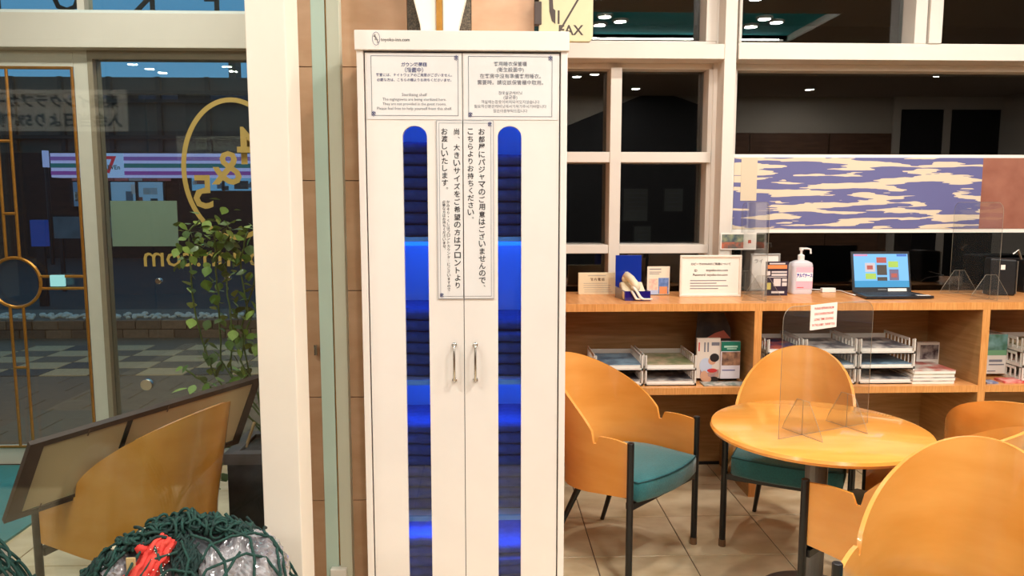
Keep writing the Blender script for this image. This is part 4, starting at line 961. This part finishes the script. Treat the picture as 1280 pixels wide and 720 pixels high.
brochure('brochure', 'green headed brochure with children faces in the dark rack', 901, 925, 427, 477, 4.055, mat('brochure_white2', (222, 214, 220), .5),
         [(0, 1, .74, 1, mat('deep_green', (16, 110, 88), .5)), (.05, 1, .36, .72, cover('faces', (176, 130, 100), (84, 60, 52), 26)), (.08, .75, .215, .24, mat('line_navy', (80, 80, 140), .6)), (.15, .85, .84, .89, mat('pale_green', (170, 210, 190), .6)), (.3, .8, .79, .82, MATS['pale_green'])])
tag(box('leaflet', cover('leaflet_grey', (110, 124, 116), (200, 190, 180), 30), shx(880, 3.97), shx(936, 3.97), 3.965, 4.05, SH + .001, SH + .007), 'flat grey and red leaflet lying in front of the brochure rack', 'leaflet')
# magazine pile and cards in the second bay
z = SH + .001
for k in range(4):
    h = .018 if k < 3 else .020
    magazine(shx(1139 + k * .6, 3.99), shx(1191 + (k % 2), 3.99), 3.975, 4.20, z, h, (0, 2, 1, 3)[k], ('bottom', 'second lowest', 'second highest', 'pink topped uppermost')[k] + ' magazine of the pile beside the trays', 'magazine pile'); z += h + .0005
bk = thing('card_box', 'white card marked one standing behind the magazine pile', 'card', (shx(1160, 4.3), 4.3, SH)); a, b = PY(1146, 440, 4.3), PY(1174, 440, 4.3); zt1, zt0 = PY(1160, 428, 4.3).z, SH + .001
box('card', paper, a.x, b.x, 4.3, 4.33, zt0, zt1, bk); wq = b.x - a.x
box('picture', cover('speckle', (70, 50, 56), (190, 180, 176), 22), a.x + wq * .15, b.x - wq * .05, 4.298, 4.3, zt1 - .10, zt1 - .015, bk); txt('one', ink, ((a.x + b.x) / 2 + .01, 4.299, zt1 - .125), bk, w=.045, bold=.02)
box('print_block', cover('lower_print', (190, 110, 90), (110, 80, 80), 40), a.x + wq * .15, b.x - wq * .05, 4.298, 4.3, zt0 + .01, zt1 - .16, bk)
# third bay
brochure('brochure', 'upright brochure with green trees and white text panel in the right bay', 1233, 1258, 418, 470, 4.12, mat('brochure_cream', (214, 206, 196), .5), [(.0, 1, .52, 1, cover('trees', (70, 110, 90), (120, 160, 160), 16)), (.0, 1, .47, .60, mat('grass_print', (110, 160, 120), .6)), (.15, .8, .30, .36, ink_grey), (.15, .9, .22, .25, ink_grey), (.1, .5, .06, .08, ink_grey)])
tag(MB().box(shx(1234, 3.97), shx(1248, 3.97), 3.965, 4.03, SH + .001, SH + .009).build('leaflet', cover('leaflet_blue', (90, 100, 150), (180, 180, 190), 30)), 'small blue leaflet flat on the right shelf', 'leaflet')
tag(MB().box(shx(1255, 3.98), shx(1300, 3.98), 3.97, 4.06, SH + .001, SH + .013).build('leaflet', cover('leaflet_red', (205, 60, 60), (225, 160, 150), 18)), 'red leaflet flat on the right shelf', 'leaflet')

# ================================================================= LOBBY BANNER (mirrored in the glass)
bx1_, bx0_ = -2.90, -4.25; by = -1.5; bz = 2.33
bn = thing('club_banner', 'pale banner with two lines of black Japanese lettering mirrored in the glass', 'banner', ((bx0_ + bx1_) / 2, by, bz - .17))
box('cloth', mat('banner_cloth', (226, 220, 206), .7), bx0_, bx1_, by - .012, by, bz - .165, bz + .165, bn)
txt('東横インクラブカード', ink, (bx1_ - .06, by, bz + .075), bn, w=1.10, align='l', face=1, bold=.03)
txt('入会当日より5%割引!', ink, (bx1_ - .04, by, bz - .075), bn, w=1.12, align='l', face=1, bold=.03)
for xx in (bx0_ + .15, bx1_ - .15): MB().cyl((xx, by - .006, bz + .165), (xx, by - .006, CEIL), .003, seg=6).build('hanging_wire', black, bn)

# ================================================================= LEFT BAY: MAT, FRAME, PLANTER, PLANT
tag(box('door_mat', mat('teal_mat', (24, 120, 128), .55, var=.08, scale=50, bump=.2), PZ(36, 579, 0).x - .62, PZ(36, 579, 0).x + .55, 3.50, 4.56, .0005, .012), 'teal entrance mat on the tiles by the gold-barred door', 'mat')
# picture frame resting in the chair, seen from behind
TL, BL, TR, BR = PY(37, 555, 2.49), PY(4, 653, 2.485), PY(326, 470, 3.03), PY(297, 553, 3.03)
nf = (TR - BL).cross(TL - BR).normalized()
if nf.y > 0: nf = -nf
def fp(u, v, d=0.0): return BL.lerp(BR, u).lerp(TL.lerp(TR, u), v) + nf * d
pf = thing('picture_frame', 'large dark framed board seen from behind, leaning across the chair behind the glass', 'picture frame', fp(.5, 0))
def fq(u0, u1, v0, v1, d0, d1, nm, m, par=pf): return MB().hexa([fp(u0, v0, d0), fp(u1, v0, d0), fp(u1, v1, d0), fp(u0, v1, d0)], [fp(u0, v0, d1), fp(u1, v0, d1), fp(u1, v1, d1), fp(u0, v1, d1)]).build(nm, m, par)
fmw = wood('dark_frame_wood', (66, 44, 34), (48, 30, 22), .4, .2, (6, 1, 1), 4)
fq(.03, .97, .06, .94, -.006, .002, 'backing_board', mat('brown_backing', (188, 158, 120), .6, var=.05, scale=3))
fq(0, 1, .93, 1, -.018, .010, 'frame_bar', fmw); fq(0, 1, 0, .07, -.018, .010, 'frame_bar', fmw); fq(0, .055, .07, .93, -.018, .010, 'frame_bar', fmw); fq(.965, 1, .07, .93, -.018, .010, 'frame_bar', fmw)
fq(.385, .405, .55, .95, .002, .008, 'strap', black)
for u, v in ((.22, .93), (.3, .07), (.55, .93), (.12, .07)): fq(u, u + .004, v - .03, v + .05, .010, .014, 'clip', mat('clip_brown', (90, 62, 44), .5))
# black planter box beside the column
px0 = PZ(283, 567, .58)
plx0, plx1, ply0, ply1 = px0.x, px0.x + .20, px0.y, px0.y + .30
pt_ = thing('planter_box', 'black square planter with a brown rim beside the column behind the glass', 'planter', ((plx0 + plx1) / 2, (ply0 + ply1) / 2, 0))
box('body', mat('black_planter', (24, 18, 18), .35, col2=(38, 28, 26), scale=30), plx0, plx1, ply0, ply1, 0, .535, pt_, .004)
br = mat('brown_rim', (84, 68, 58), .5, var=.06)
MB().box(plx0 - .01, plx1 + .01, ply0 - .01, ply0 + .04, .535, .58).box(plx0 - .01, plx1 + .01, ply1 - .04, ply1 + .01, .535, .58).box(plx0 - .01, plx0 + .04, ply0 + .04, ply1 - .04, .535, .58).box(plx1 - .04, plx1 + .01, ply0 + .04, ply1 - .04, .535, .58).build('rim', br, pt_)
box('soil', mat('soil', (60, 46, 38), .95, var=.3, scale=60, bump=.5), plx0 + .04, plx1 - .04, ply0 + .04, ply1 - .04, .5, .565, pt_)
MB().tube([PY(304, 569, px0.y + .1), PY(318, 528, px0.y + .2)], .007, 6).build('stake', mat('stake_wood', (190, 152, 104), .6), pt_)
# climbing plant
pg = thing('climbing_plant', 'tall leafy green climbing plant in the black planter at the street window', 'plant', (plx0 + .15, ply0 + .2, .565))
stem_m = mat('plant_stem', (84, 100, 48), .6); leaf_ms = [mat('leaf_green_%d' % k, c, .5, var=.15, scale=12, coat=.1) for k, c in enumerate([(104, 134, 52), (84, 114, 44), (136, 160, 72), (74, 98, 42)])]
leaf_v = []; leaf_f = []
lw = [0, .30, .44, .46, .36, .18, 0]
for k, w_ in enumerate(lw):
    t_ = k / 6; zz_ = -.10 * t_ * t_
    leaf_v += [(t_, -w_, zz_ + .10 * w_), (t_, 0, zz_), (t_, w_, zz_ + .10 * w_)]
for k in range(6):
    a = k * 3; leaf_f += [(a, a + 1, a + 4, a + 3), (a + 1, a + 2, a + 5, a + 4)]
leaf_me = []
for lm in leaf_ms:
    me = bpy.data.meshes.new('leaf'); me.from_pydata(leaf_v, [], leaf_f); me.materials.append(lm); me.validate()
    for p in me.polygons: p.use_smooth = True
    leaf_me.append(me)
RP = random.Random(21)
stems = []
PYD = ply0 + .2
def sp(px, py, dy=0.0): return PY(px, py, PYD + dy)
root_ = Vector((plx0 + .15, PYD, .56))
for pts in ([(290, 520), (268, 470), (245, 400), (238, 340), (235, 290), (250, 275)], [(292, 520), (275, 450), (274, 380), (270, 330), (268, 290)], [(296, 520), (288, 470), (292, 420), (286, 380), (282, 320), (288, 285)],
            [(300, 520), (310, 460), (302, 410), (318, 350), (322, 300)], [(288, 520), (300, 450), (312, 400), (300, 330), (310, 290)], [(286, 530), (258, 480), (232, 462)], [(284, 540), (268, 560), (266, 600)], [(284, 540), (276, 580), (272, 606)]):
    P_ = [root_ + Vector((RP.uniform(-.05, .05), RP.uniform(-.05, .05), 0))] + [sp(x, y_, RP.uniform(-.08, .12)) for x, y_ in pts[1:]]
    S_ = []
    for i in range(len(P_) - 1):
        for q in range(6): S_.append(P_[i].lerp(P_[i + 1], q / 6) + Vector((RP.uniform(-.004, .004), RP.uniform(-.004, .004), 0)))
    S_.append(P_[-1]); stems.append(S_); MB().tube(S_, .004, 5).build('stem', stem_m, pg, smooth=True)
def leaf(p, size, yaw_, pitch):
    o = bpy.data.objects.new('leaf', RP.choice(leaf_me)); COL.objects.link(o); o.parent = pg; o.location = p - pg.location
    o.rotation_euler = (RP.uniform(-.6, .6), pitch, yaw_); o.scale = (size, size * RP.uniform(.75, 1), size)
for S_ in stems:
    for p in S_[6:]:
        for _ in range(RP.choice((0, 1, 1))):
            leaf(p + Vector((RP.gauss(0, .02), RP.gauss(0, .03), RP.gauss(0, .02))), RP.uniform(.03, .055), RP.uniform(0, 6.28), RP.uniform(.0, 1.3))
for _ in range(132):
    px, py = RP.gauss(270, 27), RP.gauss(300, 20); leaf(sp(min(max(px, 222), 330), py, RP.uniform(-.1, .12)), RP.uniform(.03, .055), RP.uniform(0, 6.28), RP.uniform(-.3, 1.2))
for _ in range(42):
    px, py = RP.gauss(285, 24), RP.gauss(385, 32); leaf(sp(min(max(px, 238), 330), py, RP.uniform(-.1, .12)), RP.uniform(.035, .06), RP.uniform(0, 6.28), RP.uniform(-.2, 1.2))
for _ in range(30):
    px, py = RP.gauss(282, 24), RP.gauss(452, 20); leaf(sp(min(max(px, 235), 330), min(py, 492), RP.uniform(-.1, .12)), RP.uniform(.04, .075), RP.uniform(0, 6.28), RP.uniform(-.2, 1.2))

# ================================================================= NETTED BUNDLE
rope = mat('green_rope', (18, 58, 50), .8, var=.25, scale=90, bump=.3); rope2 = mat('dark_green_rope', (12, 42, 38), .8, var=.2, scale=90)
BXc, BYc, BZc, BR_ = PY(232, 700, 2.08).x, 2.09, .32, (.325, .27, .395)
bg = thing('netted_bundle', 'bundle of bagged laundry wrapped in green rope net in front of the column', 'laundry bundle', (BXc, BYc, 0))
def cap(px, py, k=1.0, c=(BXc, BYc, BZc), r=BR_):     # point of the bundle's rounded surface
    d = Vector(_ray(px, py)); o = Vector((0, 0, EYE)) - Vector(c)
    A = Vector((d.x / (r[0] * k), d.y / (r[1] * k), d.z / (r[2] * k))); O = Vector((o.x / (r[0] * k), o.y / (r[1] * k), o.z / (r[2] * k)))
    a, b, c2 = A.dot(A), 2 * A.dot(O), O.dot(O) - 1; D = b * b - 4 * a * c2
    t = (-b - math.sqrt(D)) / (2 * a) if D > 0 else -b / (2 * a)
    return Vector((0, 0, EYE)) + d * t
MB().blob((BXc, BYc, BZc), (BR_[0] * .95, BR_[1] * .95, BR_[2] * .95), .05, 2.5, 40, 28, 3, zmin=0.002).build('inner_sack', mat('dark_sack', (40, 42, 46), .7, col2=(150, 150, 155), scale=9, bump=.3), bg, smooth=True)
plastic = mat('crumpled_plastic', (176, 172, 174), .14, col2=(88, 82, 88), scale=13, bump=.8, coat=1.0, detail=3)
pq = cap(299, 720, 1.0)
MB().blob((pq.x, pq.y + .075, pq.z - .045), (.108, .112, .130), .13, 3.2, 72, 44, 8, zmin=.002).build('plastic_bag', plastic, bg, smooth=False)
pq2 = cap(266, 722, 1.0); MB().blob((pq2.x, pq2.y + .06, pq2.z - .03), (.07, .08, .085), .16, 3.4, 48, 30, 15, zmin=.002).build('plastic_bag', plastic, bg, smooth=False)
pq3 = cap(140, 722, 1.0); MB().blob((pq3.x, pq3.y + .05, pq3.z - .01), (.05, .06, .05), .2, 3.4, 36, 24, 19, zmin=.002).build('plastic_bag', plastic, bg, smooth=False)
red = mat('red_dotted_cloth', (206, 42, 36), .75, col2=(222, 74, 60), scale=18, bump=.5)
rb = MB(); NU, NV = 26, 18; gv = []
for lay_ in (0, -.035):
    for a_ in range(NU):
        for b_ in range(NV):
            f = a_ / (NU - 1); w_ = b_ / (NV - 1) - .5; wid = 26 + 12 * f + 3 * math.sin(f * 7)
            x = 210 - 40 * f + w_ * wid * .9 + 1.5 * math.sin(b_ * 1.9); y = 670 + 62 * f + w_ * wid * .55 + 1.5 * math.sin(a_ * .9)
            fold = .013 * math.sin(w_ * 19 + 1.6 * math.sin(f * 4)) + .006 * math.sin(f * 13 + w_ * 7) - .05 * (2 * w_) ** 4
            gv.append(cap(x, y, 1.09 + fold + lay_))
gf = []; Q = NU * NV
for a_ in range(NU - 1):
    for b_ in range(NV - 1):
        p = a_ * NV + b_; gf += [(p, p + 1, p + NV + 1, p + NV), (Q + p, Q + p + NV, Q + p + NV + 1, Q + p + 1)]
for a_ in range(NU - 1):
    for b_ in (0, NV - 1): p = a_ * NV + b_; gf.append((p, p + NV, Q + p + NV, Q + p))
for b_ in range(NV - 1):
    for a_ in (0, NU - 1): p = a_ * NV + b_; gf.append((p, p + 1, Q + p + 1, Q + p))
rb.add(gv, gf)
kn = cap(178, 686, 1.07); rb.blob(kn, (.018, .014, .014), .2, 4, 18, 12, 2)
rb.build('red_cloth', red, bg, smooth=True)
dots = MB()
for _ in range(20):
    q = cap(RP.uniform(184, 214), RP.uniform(678, 720), 1.097); dots.blob(q, (.0017, .0012, .0012), 0, 1, 6, 4)
dots.build('cloth_dots', paper, bg)['kind'] = 'stuff'
tgp = cap(165, 705, 1.075); box('paper_tag', mat('kraft_tag', (196, 170, 120), .7), tgp.x - .013, tgp.x + .010, tgp.y - .004, tgp.y, tgp.z - .022, tgp.z + .018, bg)
for px, py in ((183, 664), (147, 684)):
    q = cap(px, py, 1.05); MB().blob(q, (.016, .014, .009), .35, 5, 16, 10, px).build('crumpled_tissue', mat('tissue', (206, 192, 164), .8), bg, smooth=True)
RN = random.Random(5)
def path(pts, k, n=6, wob=1.2):
    o = []
    for i in range(len(pts) - 1):
        for q in range(n): f = q / n; o.append(cap(pts[i][0] + (pts[i + 1][0] - pts[i][0]) * f + RN.uniform(-wob, wob) * .4, pts[i][1] + (pts[i + 1][1] - pts[i][1]) * f + RN.uniform(-wob, wob) * .4, k))
    o.append(cap(pts[-1][0], pts[-1][1], k)); return o
net = MB()
for pts in ([(238, 668), (262, 676), (280, 700), (286, 735)], [(286, 662), (312, 672), (318, 696), (318, 735)], [(252, 700), (262, 682), (290, 670), (318, 666), (340, 672), (352, 690), (360, 735)], [(246, 735), (258, 712), (282, 702), (308, 692), (332, 697), (350, 720), (356, 735)],
            [(330, 664), (346, 684), (350, 712), (352, 735)], [(205, 735), (200, 700), (188, 672)], [(228, 735), (236, 700), (226, 676)], [(150, 735), (168, 700), (186, 676)], [(120, 735), (140, 706), (156, 690)], [(166, 735), (190, 700), (222, 690)], [(300, 690), (270, 735)], [(100, 735), (128, 690), (168, 664)], [(180, 735), (212, 712), (240, 716), (252, 735)]):
    net.tube(path(pts, 1.17 if pts[0][0] > 235 and pts[0][1] < 700 or pts[0][0] > 243 else 1.085, 7, 1.0), .0040, 6)
# strands carry on down the sides and round the back
for k in range(22):
    a = 2 * math.pi * k / 22; pts = []
    for q in range(16):
        e = -.9 + q / 15 * 1.65; pts.append(Vector((BXc + BR_[0] * 1.03 * math.cos(e) * math.cos(a + .25 * math.sin(q * 1.2 + k)), BYc + BR_[1] * 1.03 * math.cos(e) * math.sin(a + .25 * math.sin(q * 1.2 + k)), max(.008, BZc + BR_[2] * 1.03 * math.sin(e)))))
    net.tube(pts, .0040, 5)
net.build('rope_net', rope, bg, smooth=True)
crest = [(103, 722), (128, 694), (158, 672), (196, 652), (236, 641), (270, 646), (300, 654), (332, 664)]
def crest_at(t):
    t = max(0, min(.9999, t)) * (len(crest) - 1); i = int(t); f = t - i
    return (crest[i][0] + (crest[i + 1][0] - crest[i][0]) * f, crest[i][1] + (crest[i + 1][1] - crest[i][1]) * f)
tang = MB(); tang2 = MB()
for k in range(165):
    t0 = RN.uniform(-.03, 1.0); off = RN.uniform(0, 1) ** 1.6 * (20 if .3 < t0 < .62 else (9 if t0 > .62 else 12)); ln = RN.uniform(.05, .20); ph = RN.uniform(0, 6); am = RN.uniform(1, 6); kk = 1.03 + RN.random() * .06; sl_ = RN.uniform(-14, 22)
    pts = []
    for q in range(12):
        f = q / 11; x, y = crest_at(t0 + (f - .5) * ln); pts.append(cap(x + 2 * math.sin(ph + f * 8), y + 3 + off + am * math.sin(ph + f * 7) + sl_ * (f - .5), kk + .012 * math.sin(ph + f * 5)))
    (tang if k % 2 else tang2).tube(pts, RN.uniform(.0036, .0052), 5)
for k in range(30):
    x, y = crest_at(RN.uniform(.3, .75)); c = cap(x + RN.uniform(-4, 4), y + RN.uniform(1, 16), 1.07); r = RN.uniform(.012, .028); n1 = Vector((RN.uniform(-1, 1), RN.uniform(-1, 1), RN.uniform(-.4, .4))).normalized(); n2 = n1.orthogonal().normalized(); n3 = n1.cross(n2)
    tang.tube([c + (n2 * math.cos(t_) + n3 * math.sin(t_) * .7) * r for t_ in [i * 2 * math.pi / 12 for i in range(12)]], .0042, 5, True)
for k in range(34):      # hanging middle of the gathered net
    x0_ = RN.uniform(220, 246); pts = []; ph = RN.uniform(0, 6); tp_ = RN.uniform(664, 690); ln = RN.uniform(25, 60)
    for q in range(9): f = q / 8; pts.append(cap(x0_ + 7 * math.sin(ph + f * 5) + RN.uniform(-1, 1), tp_ + ln * f, 1.05 + .012 * math.sin(ph + f * 4)))
    tang2.tube(pts, RN.uniform(.0036, .0048), 5)
tang.build('gathered_rope', rope, bg, smooth=True)['kind'] = 'stuff'; tang2.build('gathered_rope', rope2, bg, smooth=True)['kind'] = 'stuff'
# second net at the far left edge
B2 = (PY(-62, 720, 2.0).x, 2.02, .31); R2 = (.22, .22, .40)
bg2 = thing('netted_bundle', 'second green rope net bundle cut off at the lower left edge', 'laundry bundle', (B2[0], B2[1], 0))
MB().blob(B2, (.20, .20, .37), .08, 2.5, 26, 18, 11, zmin=.002).build('inner_sack', mat('pale_sack', (190, 182, 166), .7, col2=(96, 92, 88), scale=14, bump=.4), bg2, smooth=True)
nb = MB()
for k in range(110):
    a = -math.pi / 2 + RN.uniform(-.6, 1.9); e0 = RN.uniform(-.2, 1.3); pts = []; dr = RN.uniform(0, 3.1); ln = RN.uniform(.3, .8); kk = RN.uniform(1.0, 1.08)
    for q in range(12):
        f = q / 11 - .5; aa = a + f * ln * math.cos(dr + f); ee = e0 + f * ln * math.sin(dr + f * 2)
        pts.append(Vector((B2[0] + R2[0] * kk * math.cos(ee) * math.cos(aa), B2[1] + R2[1] * kk * math.cos(ee) * math.sin(aa), max(.008, B2[2] + R2[2] * kk * math.sin(ee)))))
    nb.tube(pts, .0044, 5)
nb.build('rope_net', rope, bg2, smooth=True)['kind'] = 'stuff'

# ================================================================= STREET OUTSIDE
asphalt = mat('asphalt', (46, 42, 38), .85, var=.15, scale=30); paver_d = mat('paver_brown', (100, 78, 56), .7, var=.1); paver_l = mat('paver_pale', (176, 146, 106), .7, var=.06); paver_k = mat('paver_dark', (66, 52, 42), .7, var=.1)
structure(box('road', asphalt, -40, 2, 9.4, 30, -.12, -.03), 'dark road outside')
pv = structure(box('pavement', paver_d, -14, -.25, YG + .1, 9.4, -.1, -.012), 'brown paved footpath outside the window')
pm = {}
for nm, m_ in (('l', paver_l), ('k', paver_k), ('d', paver_d)):
    o = MB().box(0, .43, 0, .29, -.02, 0).build('paver', m_, local=True, bevel=.004, seg=1); pm[nm] = o; o.parent = pv; o.location = Vector((-9.0, 8.9, -.002)) - pv.location + Vector((({'l': 0, 'k': 1, 'd': 2}[nm]) * .44, 0, 0))
rp = random.Random(4)
for j in range(5):
    for i in range(14):
        k = 'l' if (i + j) % 2 == 0 else ('k' if rp.random() < .25 else 'd')
        o = pm[k].copy(); COL.objects.link(o); o.parent = pv; o.location = Vector((-5.9 + i * .44 + .22 * (j % 2) * 0, 7.05 + j * .30, -.002)) - pv.location
for j in range(8):
    for i in range(12):
        o = pm['d'].copy(); COL.objects.link(o); o.parent = pv; o.location = Vector((-4.9 + i * .44 - .22 * (j % 2), 4.75 + j * .285, -.006)) - pv.location
lamp_slab = structure(box('lamp_slab', cream, -8, -.3, YG + .1, 5.75, 3.16, 3.26), 'slab added out of view to carry the footpath lamps')  # slab and lamps added out of view to brighten the dark street
for i, (x, y_) in enumerate(((-3.6, 5.35), (-2.2, 5.35), (-0.9, 5.35))):
    t = copy_tree(dl0)
    for c in [c for c in t.children if c.type == 'LIGHT']: bpy.data.objects.remove(c)
    t.location = (x, y_, 3.14); t['label'] = 'round downlight added out of view to brighten the footpath'; t['group'] = 'added footpath downlights'
    ld = bpy.data.lights.new('footpath_fill', 'AREA'); ld.shape = 'DISK'; ld.size = .12; ld.energy = 48; ld.color = (1, .84, .62)
    lo = bpy.data.objects.new('footpath_fill', ld); COL.objects.link(lo); lo.parent = t; lo.location = (0, 0, -.004); lo.rotation_euler = (math.radians(24), 0, 0)
# brick planter with white pebbles
pw = thing('brick_planter', 'low brick street planter edged with white pebbles outside the window', 'planter', (-4.5, 9.2, -.03))
box('core', mat('mortar', (96, 84, 72), .9), -9.0, -.4, 9.10, 10.0, -.03, .20, pw)
bm_ = [mat('brick_%d' % k, c, .75, var=.12) for k, c in enumerate([(122, 92, 70), (138, 106, 82), (106, 80, 62)])]
pro = [MB().box(0, .29, 0, .05, 0, .105).build('brick', m_, pw, local=True, bevel=.004, seg=1) for m_ in bm_]
ii = 0
for j in range(2):
    for i in range(24):
        o = pro[ii] if ii < 3 else rp.choice(pro).copy()
        if ii >= 3: COL.objects.link(o); o.parent = pw
        o.location = Vector((-7.6 + i * .30 - .15 * j, 9.055, -.02 + j * .113)) - pw.location; ii += 1
pbm = MB()
for _ in range(420):
    x = rp.uniform(-7.8, -.6); y_ = rp.uniform(9.12, 9.45); r = rp.uniform(.02, .045)
    pbm.blob((x, y_, .20 + r * .5), (r, r, r * .7), .1, 2, 6, 4, rp.random())
o = pbm.build('pebbles', mat('white_pebble', (196, 190, 178), .8), pw); o['kind'] = 'stuff'
# convenience store across the street
DS = 22.0
def ds(px, py, Y=DS): return PY(px, py, Y)
sa, sb_ = ds(65, 192), ds(420, 222)
store = thing('convenience_store', 'lit convenience store across the street with a striped sign band', 'building', ((sa.x + sb_.x) / 2, DS, -.03))
facade = mat('dark_facade', (92, 80, 68), .9, var=.08, scale=2)
roofz = ds(200, 97, DS + .5).z
box('upper_facade', facade, ds(-160, 150).x, 6, DS + .45, DS + 1.2, ds(200, 190).z - .2, roofz, store)
for k in range(9):
    xk = ds(-120 + k * 62, 150).x; box('facade_rib', mat('facade_rib', (64, 56, 48), .9), xk, xk + .12, DS + .33, DS + .45, ds(200, 188).z, roofz, store)
for py in (113, 124, 170): z = ds(200, py).z; box('facade_ledge', MATS['facade_rib'], ds(-160, 150).x, 6, DS + .28, DS + .45, z - .06, z + .04, store)
for k in range(3):
    xk = ds(75 + k * 90, 118); box('upper_window', mat('dim_window', (60, 70, 84), .2), xk.x, xk.x + 1.1, DS + .40, DS + .46, ds(200, 122).z, ds(200, 115).z, store)
box('chimney', facade, ds(277, 90).x, ds(286, 90).x, DS + .6, DS + 1.1, roofz, roofz + .9, store)
def sg(nm, c, e): return mat(nm, c, .5, emit=e, emit_col=c)
zb0, zb1 = ds(200, 222).z, ds(200, 192).z; hB = zb1 - zb0
box('sign_band', sg('sign_white', (185, 190, 255), .72), sa.x, sb_.x, DS - .1, DS + .4, zb0, zb1, store)
for v0, v1, nm, c in ((.70, .86, 'sign_purple', (140, 100, 190)), (.40, .58, 'sign_green', (50, 120, 130)), (.10, .26, 'sign_magenta', (150, 80, 180))):
    for xa_, xb_ in ((sa.x, ds(127, 200).x), (ds(157, 200).x, sb_.x)): box('sign_stripe', sg(nm, c, .55), xa_, xb_, DS - .12, DS - .1, zb0 + hB * v0, zb0 + hB * v1, store)
box('logo_panel', sg('logo_panel', (165, 195, 250), .75), ds(127, 200).x, ds(157, 200).x, DS - .13, DS - .1, zb0, zb1, store)
lc = ds(141.5, 205)
txt('7', sg('logo_red', (200, 50, 70), .6), (lc.x, DS - .14, zb0 + hB * .52), store, h=hB * .72, bold=.02)
txt('ELEVEn', sg('logo_green', (20, 90, 80), .4), (lc.x, DS - .15, zb0 + hB * .42), store, w=hB * .75, bold=.02)
# lit shop front windows
zw0 = ds(200, 262).z
rs = random.Random(9)
def shopwin(xa_, xb_, zt_, zbm, nm, c, e, grp):
    w_ = box('shop_window', sg(nm, c, e), xa_, xb_, DS + .30, DS + .36, zbm, zt_, store)
    n_ = max(2, int((xb_ - xa_) / .8))
    for k in range(n_ + 1): x = xa_ + (xb_ - xa_) * k / n_; box('window_bar', blackp, x - .03, x + .03, DS + .22, DS + .30, zbm, zt_, w_)
    for k in range(int((xb_ - xa_) * 5)):
        x = rs.uniform(xa_, xb_ - .35); z = rs.uniform(zbm, zt_ - .3); c_ = rs.choice([(90, 120, 150), (60, 70, 80), (160, 190, 220), (130, 90, 90), (200, 215, 235)])
        box('shelf_goods', sg('goods_%d_%d' % (c_[0], c_[1]), c_, .25), x, x + rs.uniform(.12, .4), DS + .26, DS + .30, z, z + rs.uniform(.08, .35), w_)
shopwin(ds(83, 240).x, ds(108, 240).x, ds(0, 227).z, ds(0, 258).z, 'shop_glow', (110, 150, 200), .35, 0)
shopwin(ds(131, 240).x, ds(201, 240).x, ds(0, 227).z, zw0, 'shop_glow_b', (140, 185, 230), .5, 0)
shopwin(ds(234, 240).x, ds(400, 240).x, ds(0, 215).z, ds(0, 238).z, 'shop_glow_c', (120, 185, 240), .6, 0)
box('lower_facade', mat('lower_facade', (44, 38, 36), .9, var=.2), ds(-160, 250).x, 6, DS + .36, DS + .8, -.03, ds(0, 190).z, store)
for k in range(7):
    xa_ = ds(84 + k * 18, 225).x; box('price_board', sg('price_%d' % (k % 3), [(190, 120, 130), (170, 180, 200), (150, 90, 100)][k % 3], .25), xa_, xa_ + .36, DS + .24, DS + .30, ds(0, 225.5).z, ds(0, 222.5).z, store)
a, b = ds(52, 188, 20), ds(58, 209, 20)
pole = thing('sign_pole', 'narrow lit white vertical sign left of the store', 'sign', ((a.x + b.x) / 2, 20, 0)); box('panel', sg('pole_sign', (170, 185, 250), .7), a.x, b.x, 20, 20.15, b.z, a.z, pole); MB().cyl(((a.x + b.x) / 2, 20.08, -.03), ((a.x + b.x) / 2, 20.08, b.z), .05).build('pole', blackp, pole)
a, b = ds(37, 275, 12), ds(58, 308, 12)
bs = thing('street_sign_board', 'blue lit sign board standing at the road', 'sign', ((a.x + b.x) / 2, 12, -.03)); box('panel', sg('blue_board', (40, 80, 190), .35), a.x, b.x, 12, 12.1, b.z, a.z, bs); box('stand', blackp, a.x + .05, b.x - .05, 12.02, 12.08, -.03, b.z, bs)
a, b = ds(66, 271, 14), ds(140, 298, 14)
gs = thing('road_barrier', 'grey roadside panel beyond the footpath', 'barrier', ((a.x + b.x) / 2, 14, -.03)); box('panel', mat('grey_panel', (110, 116, 120), .6, var=.2, scale=4), a.x, b.x, 14, 14.08, b.z, a.z, gs)
for x in (a.x + .1, b.x - .1): box('post', blackp, x - .03, x + .03, 14.02, 14.07, -.03, b.z, gs)
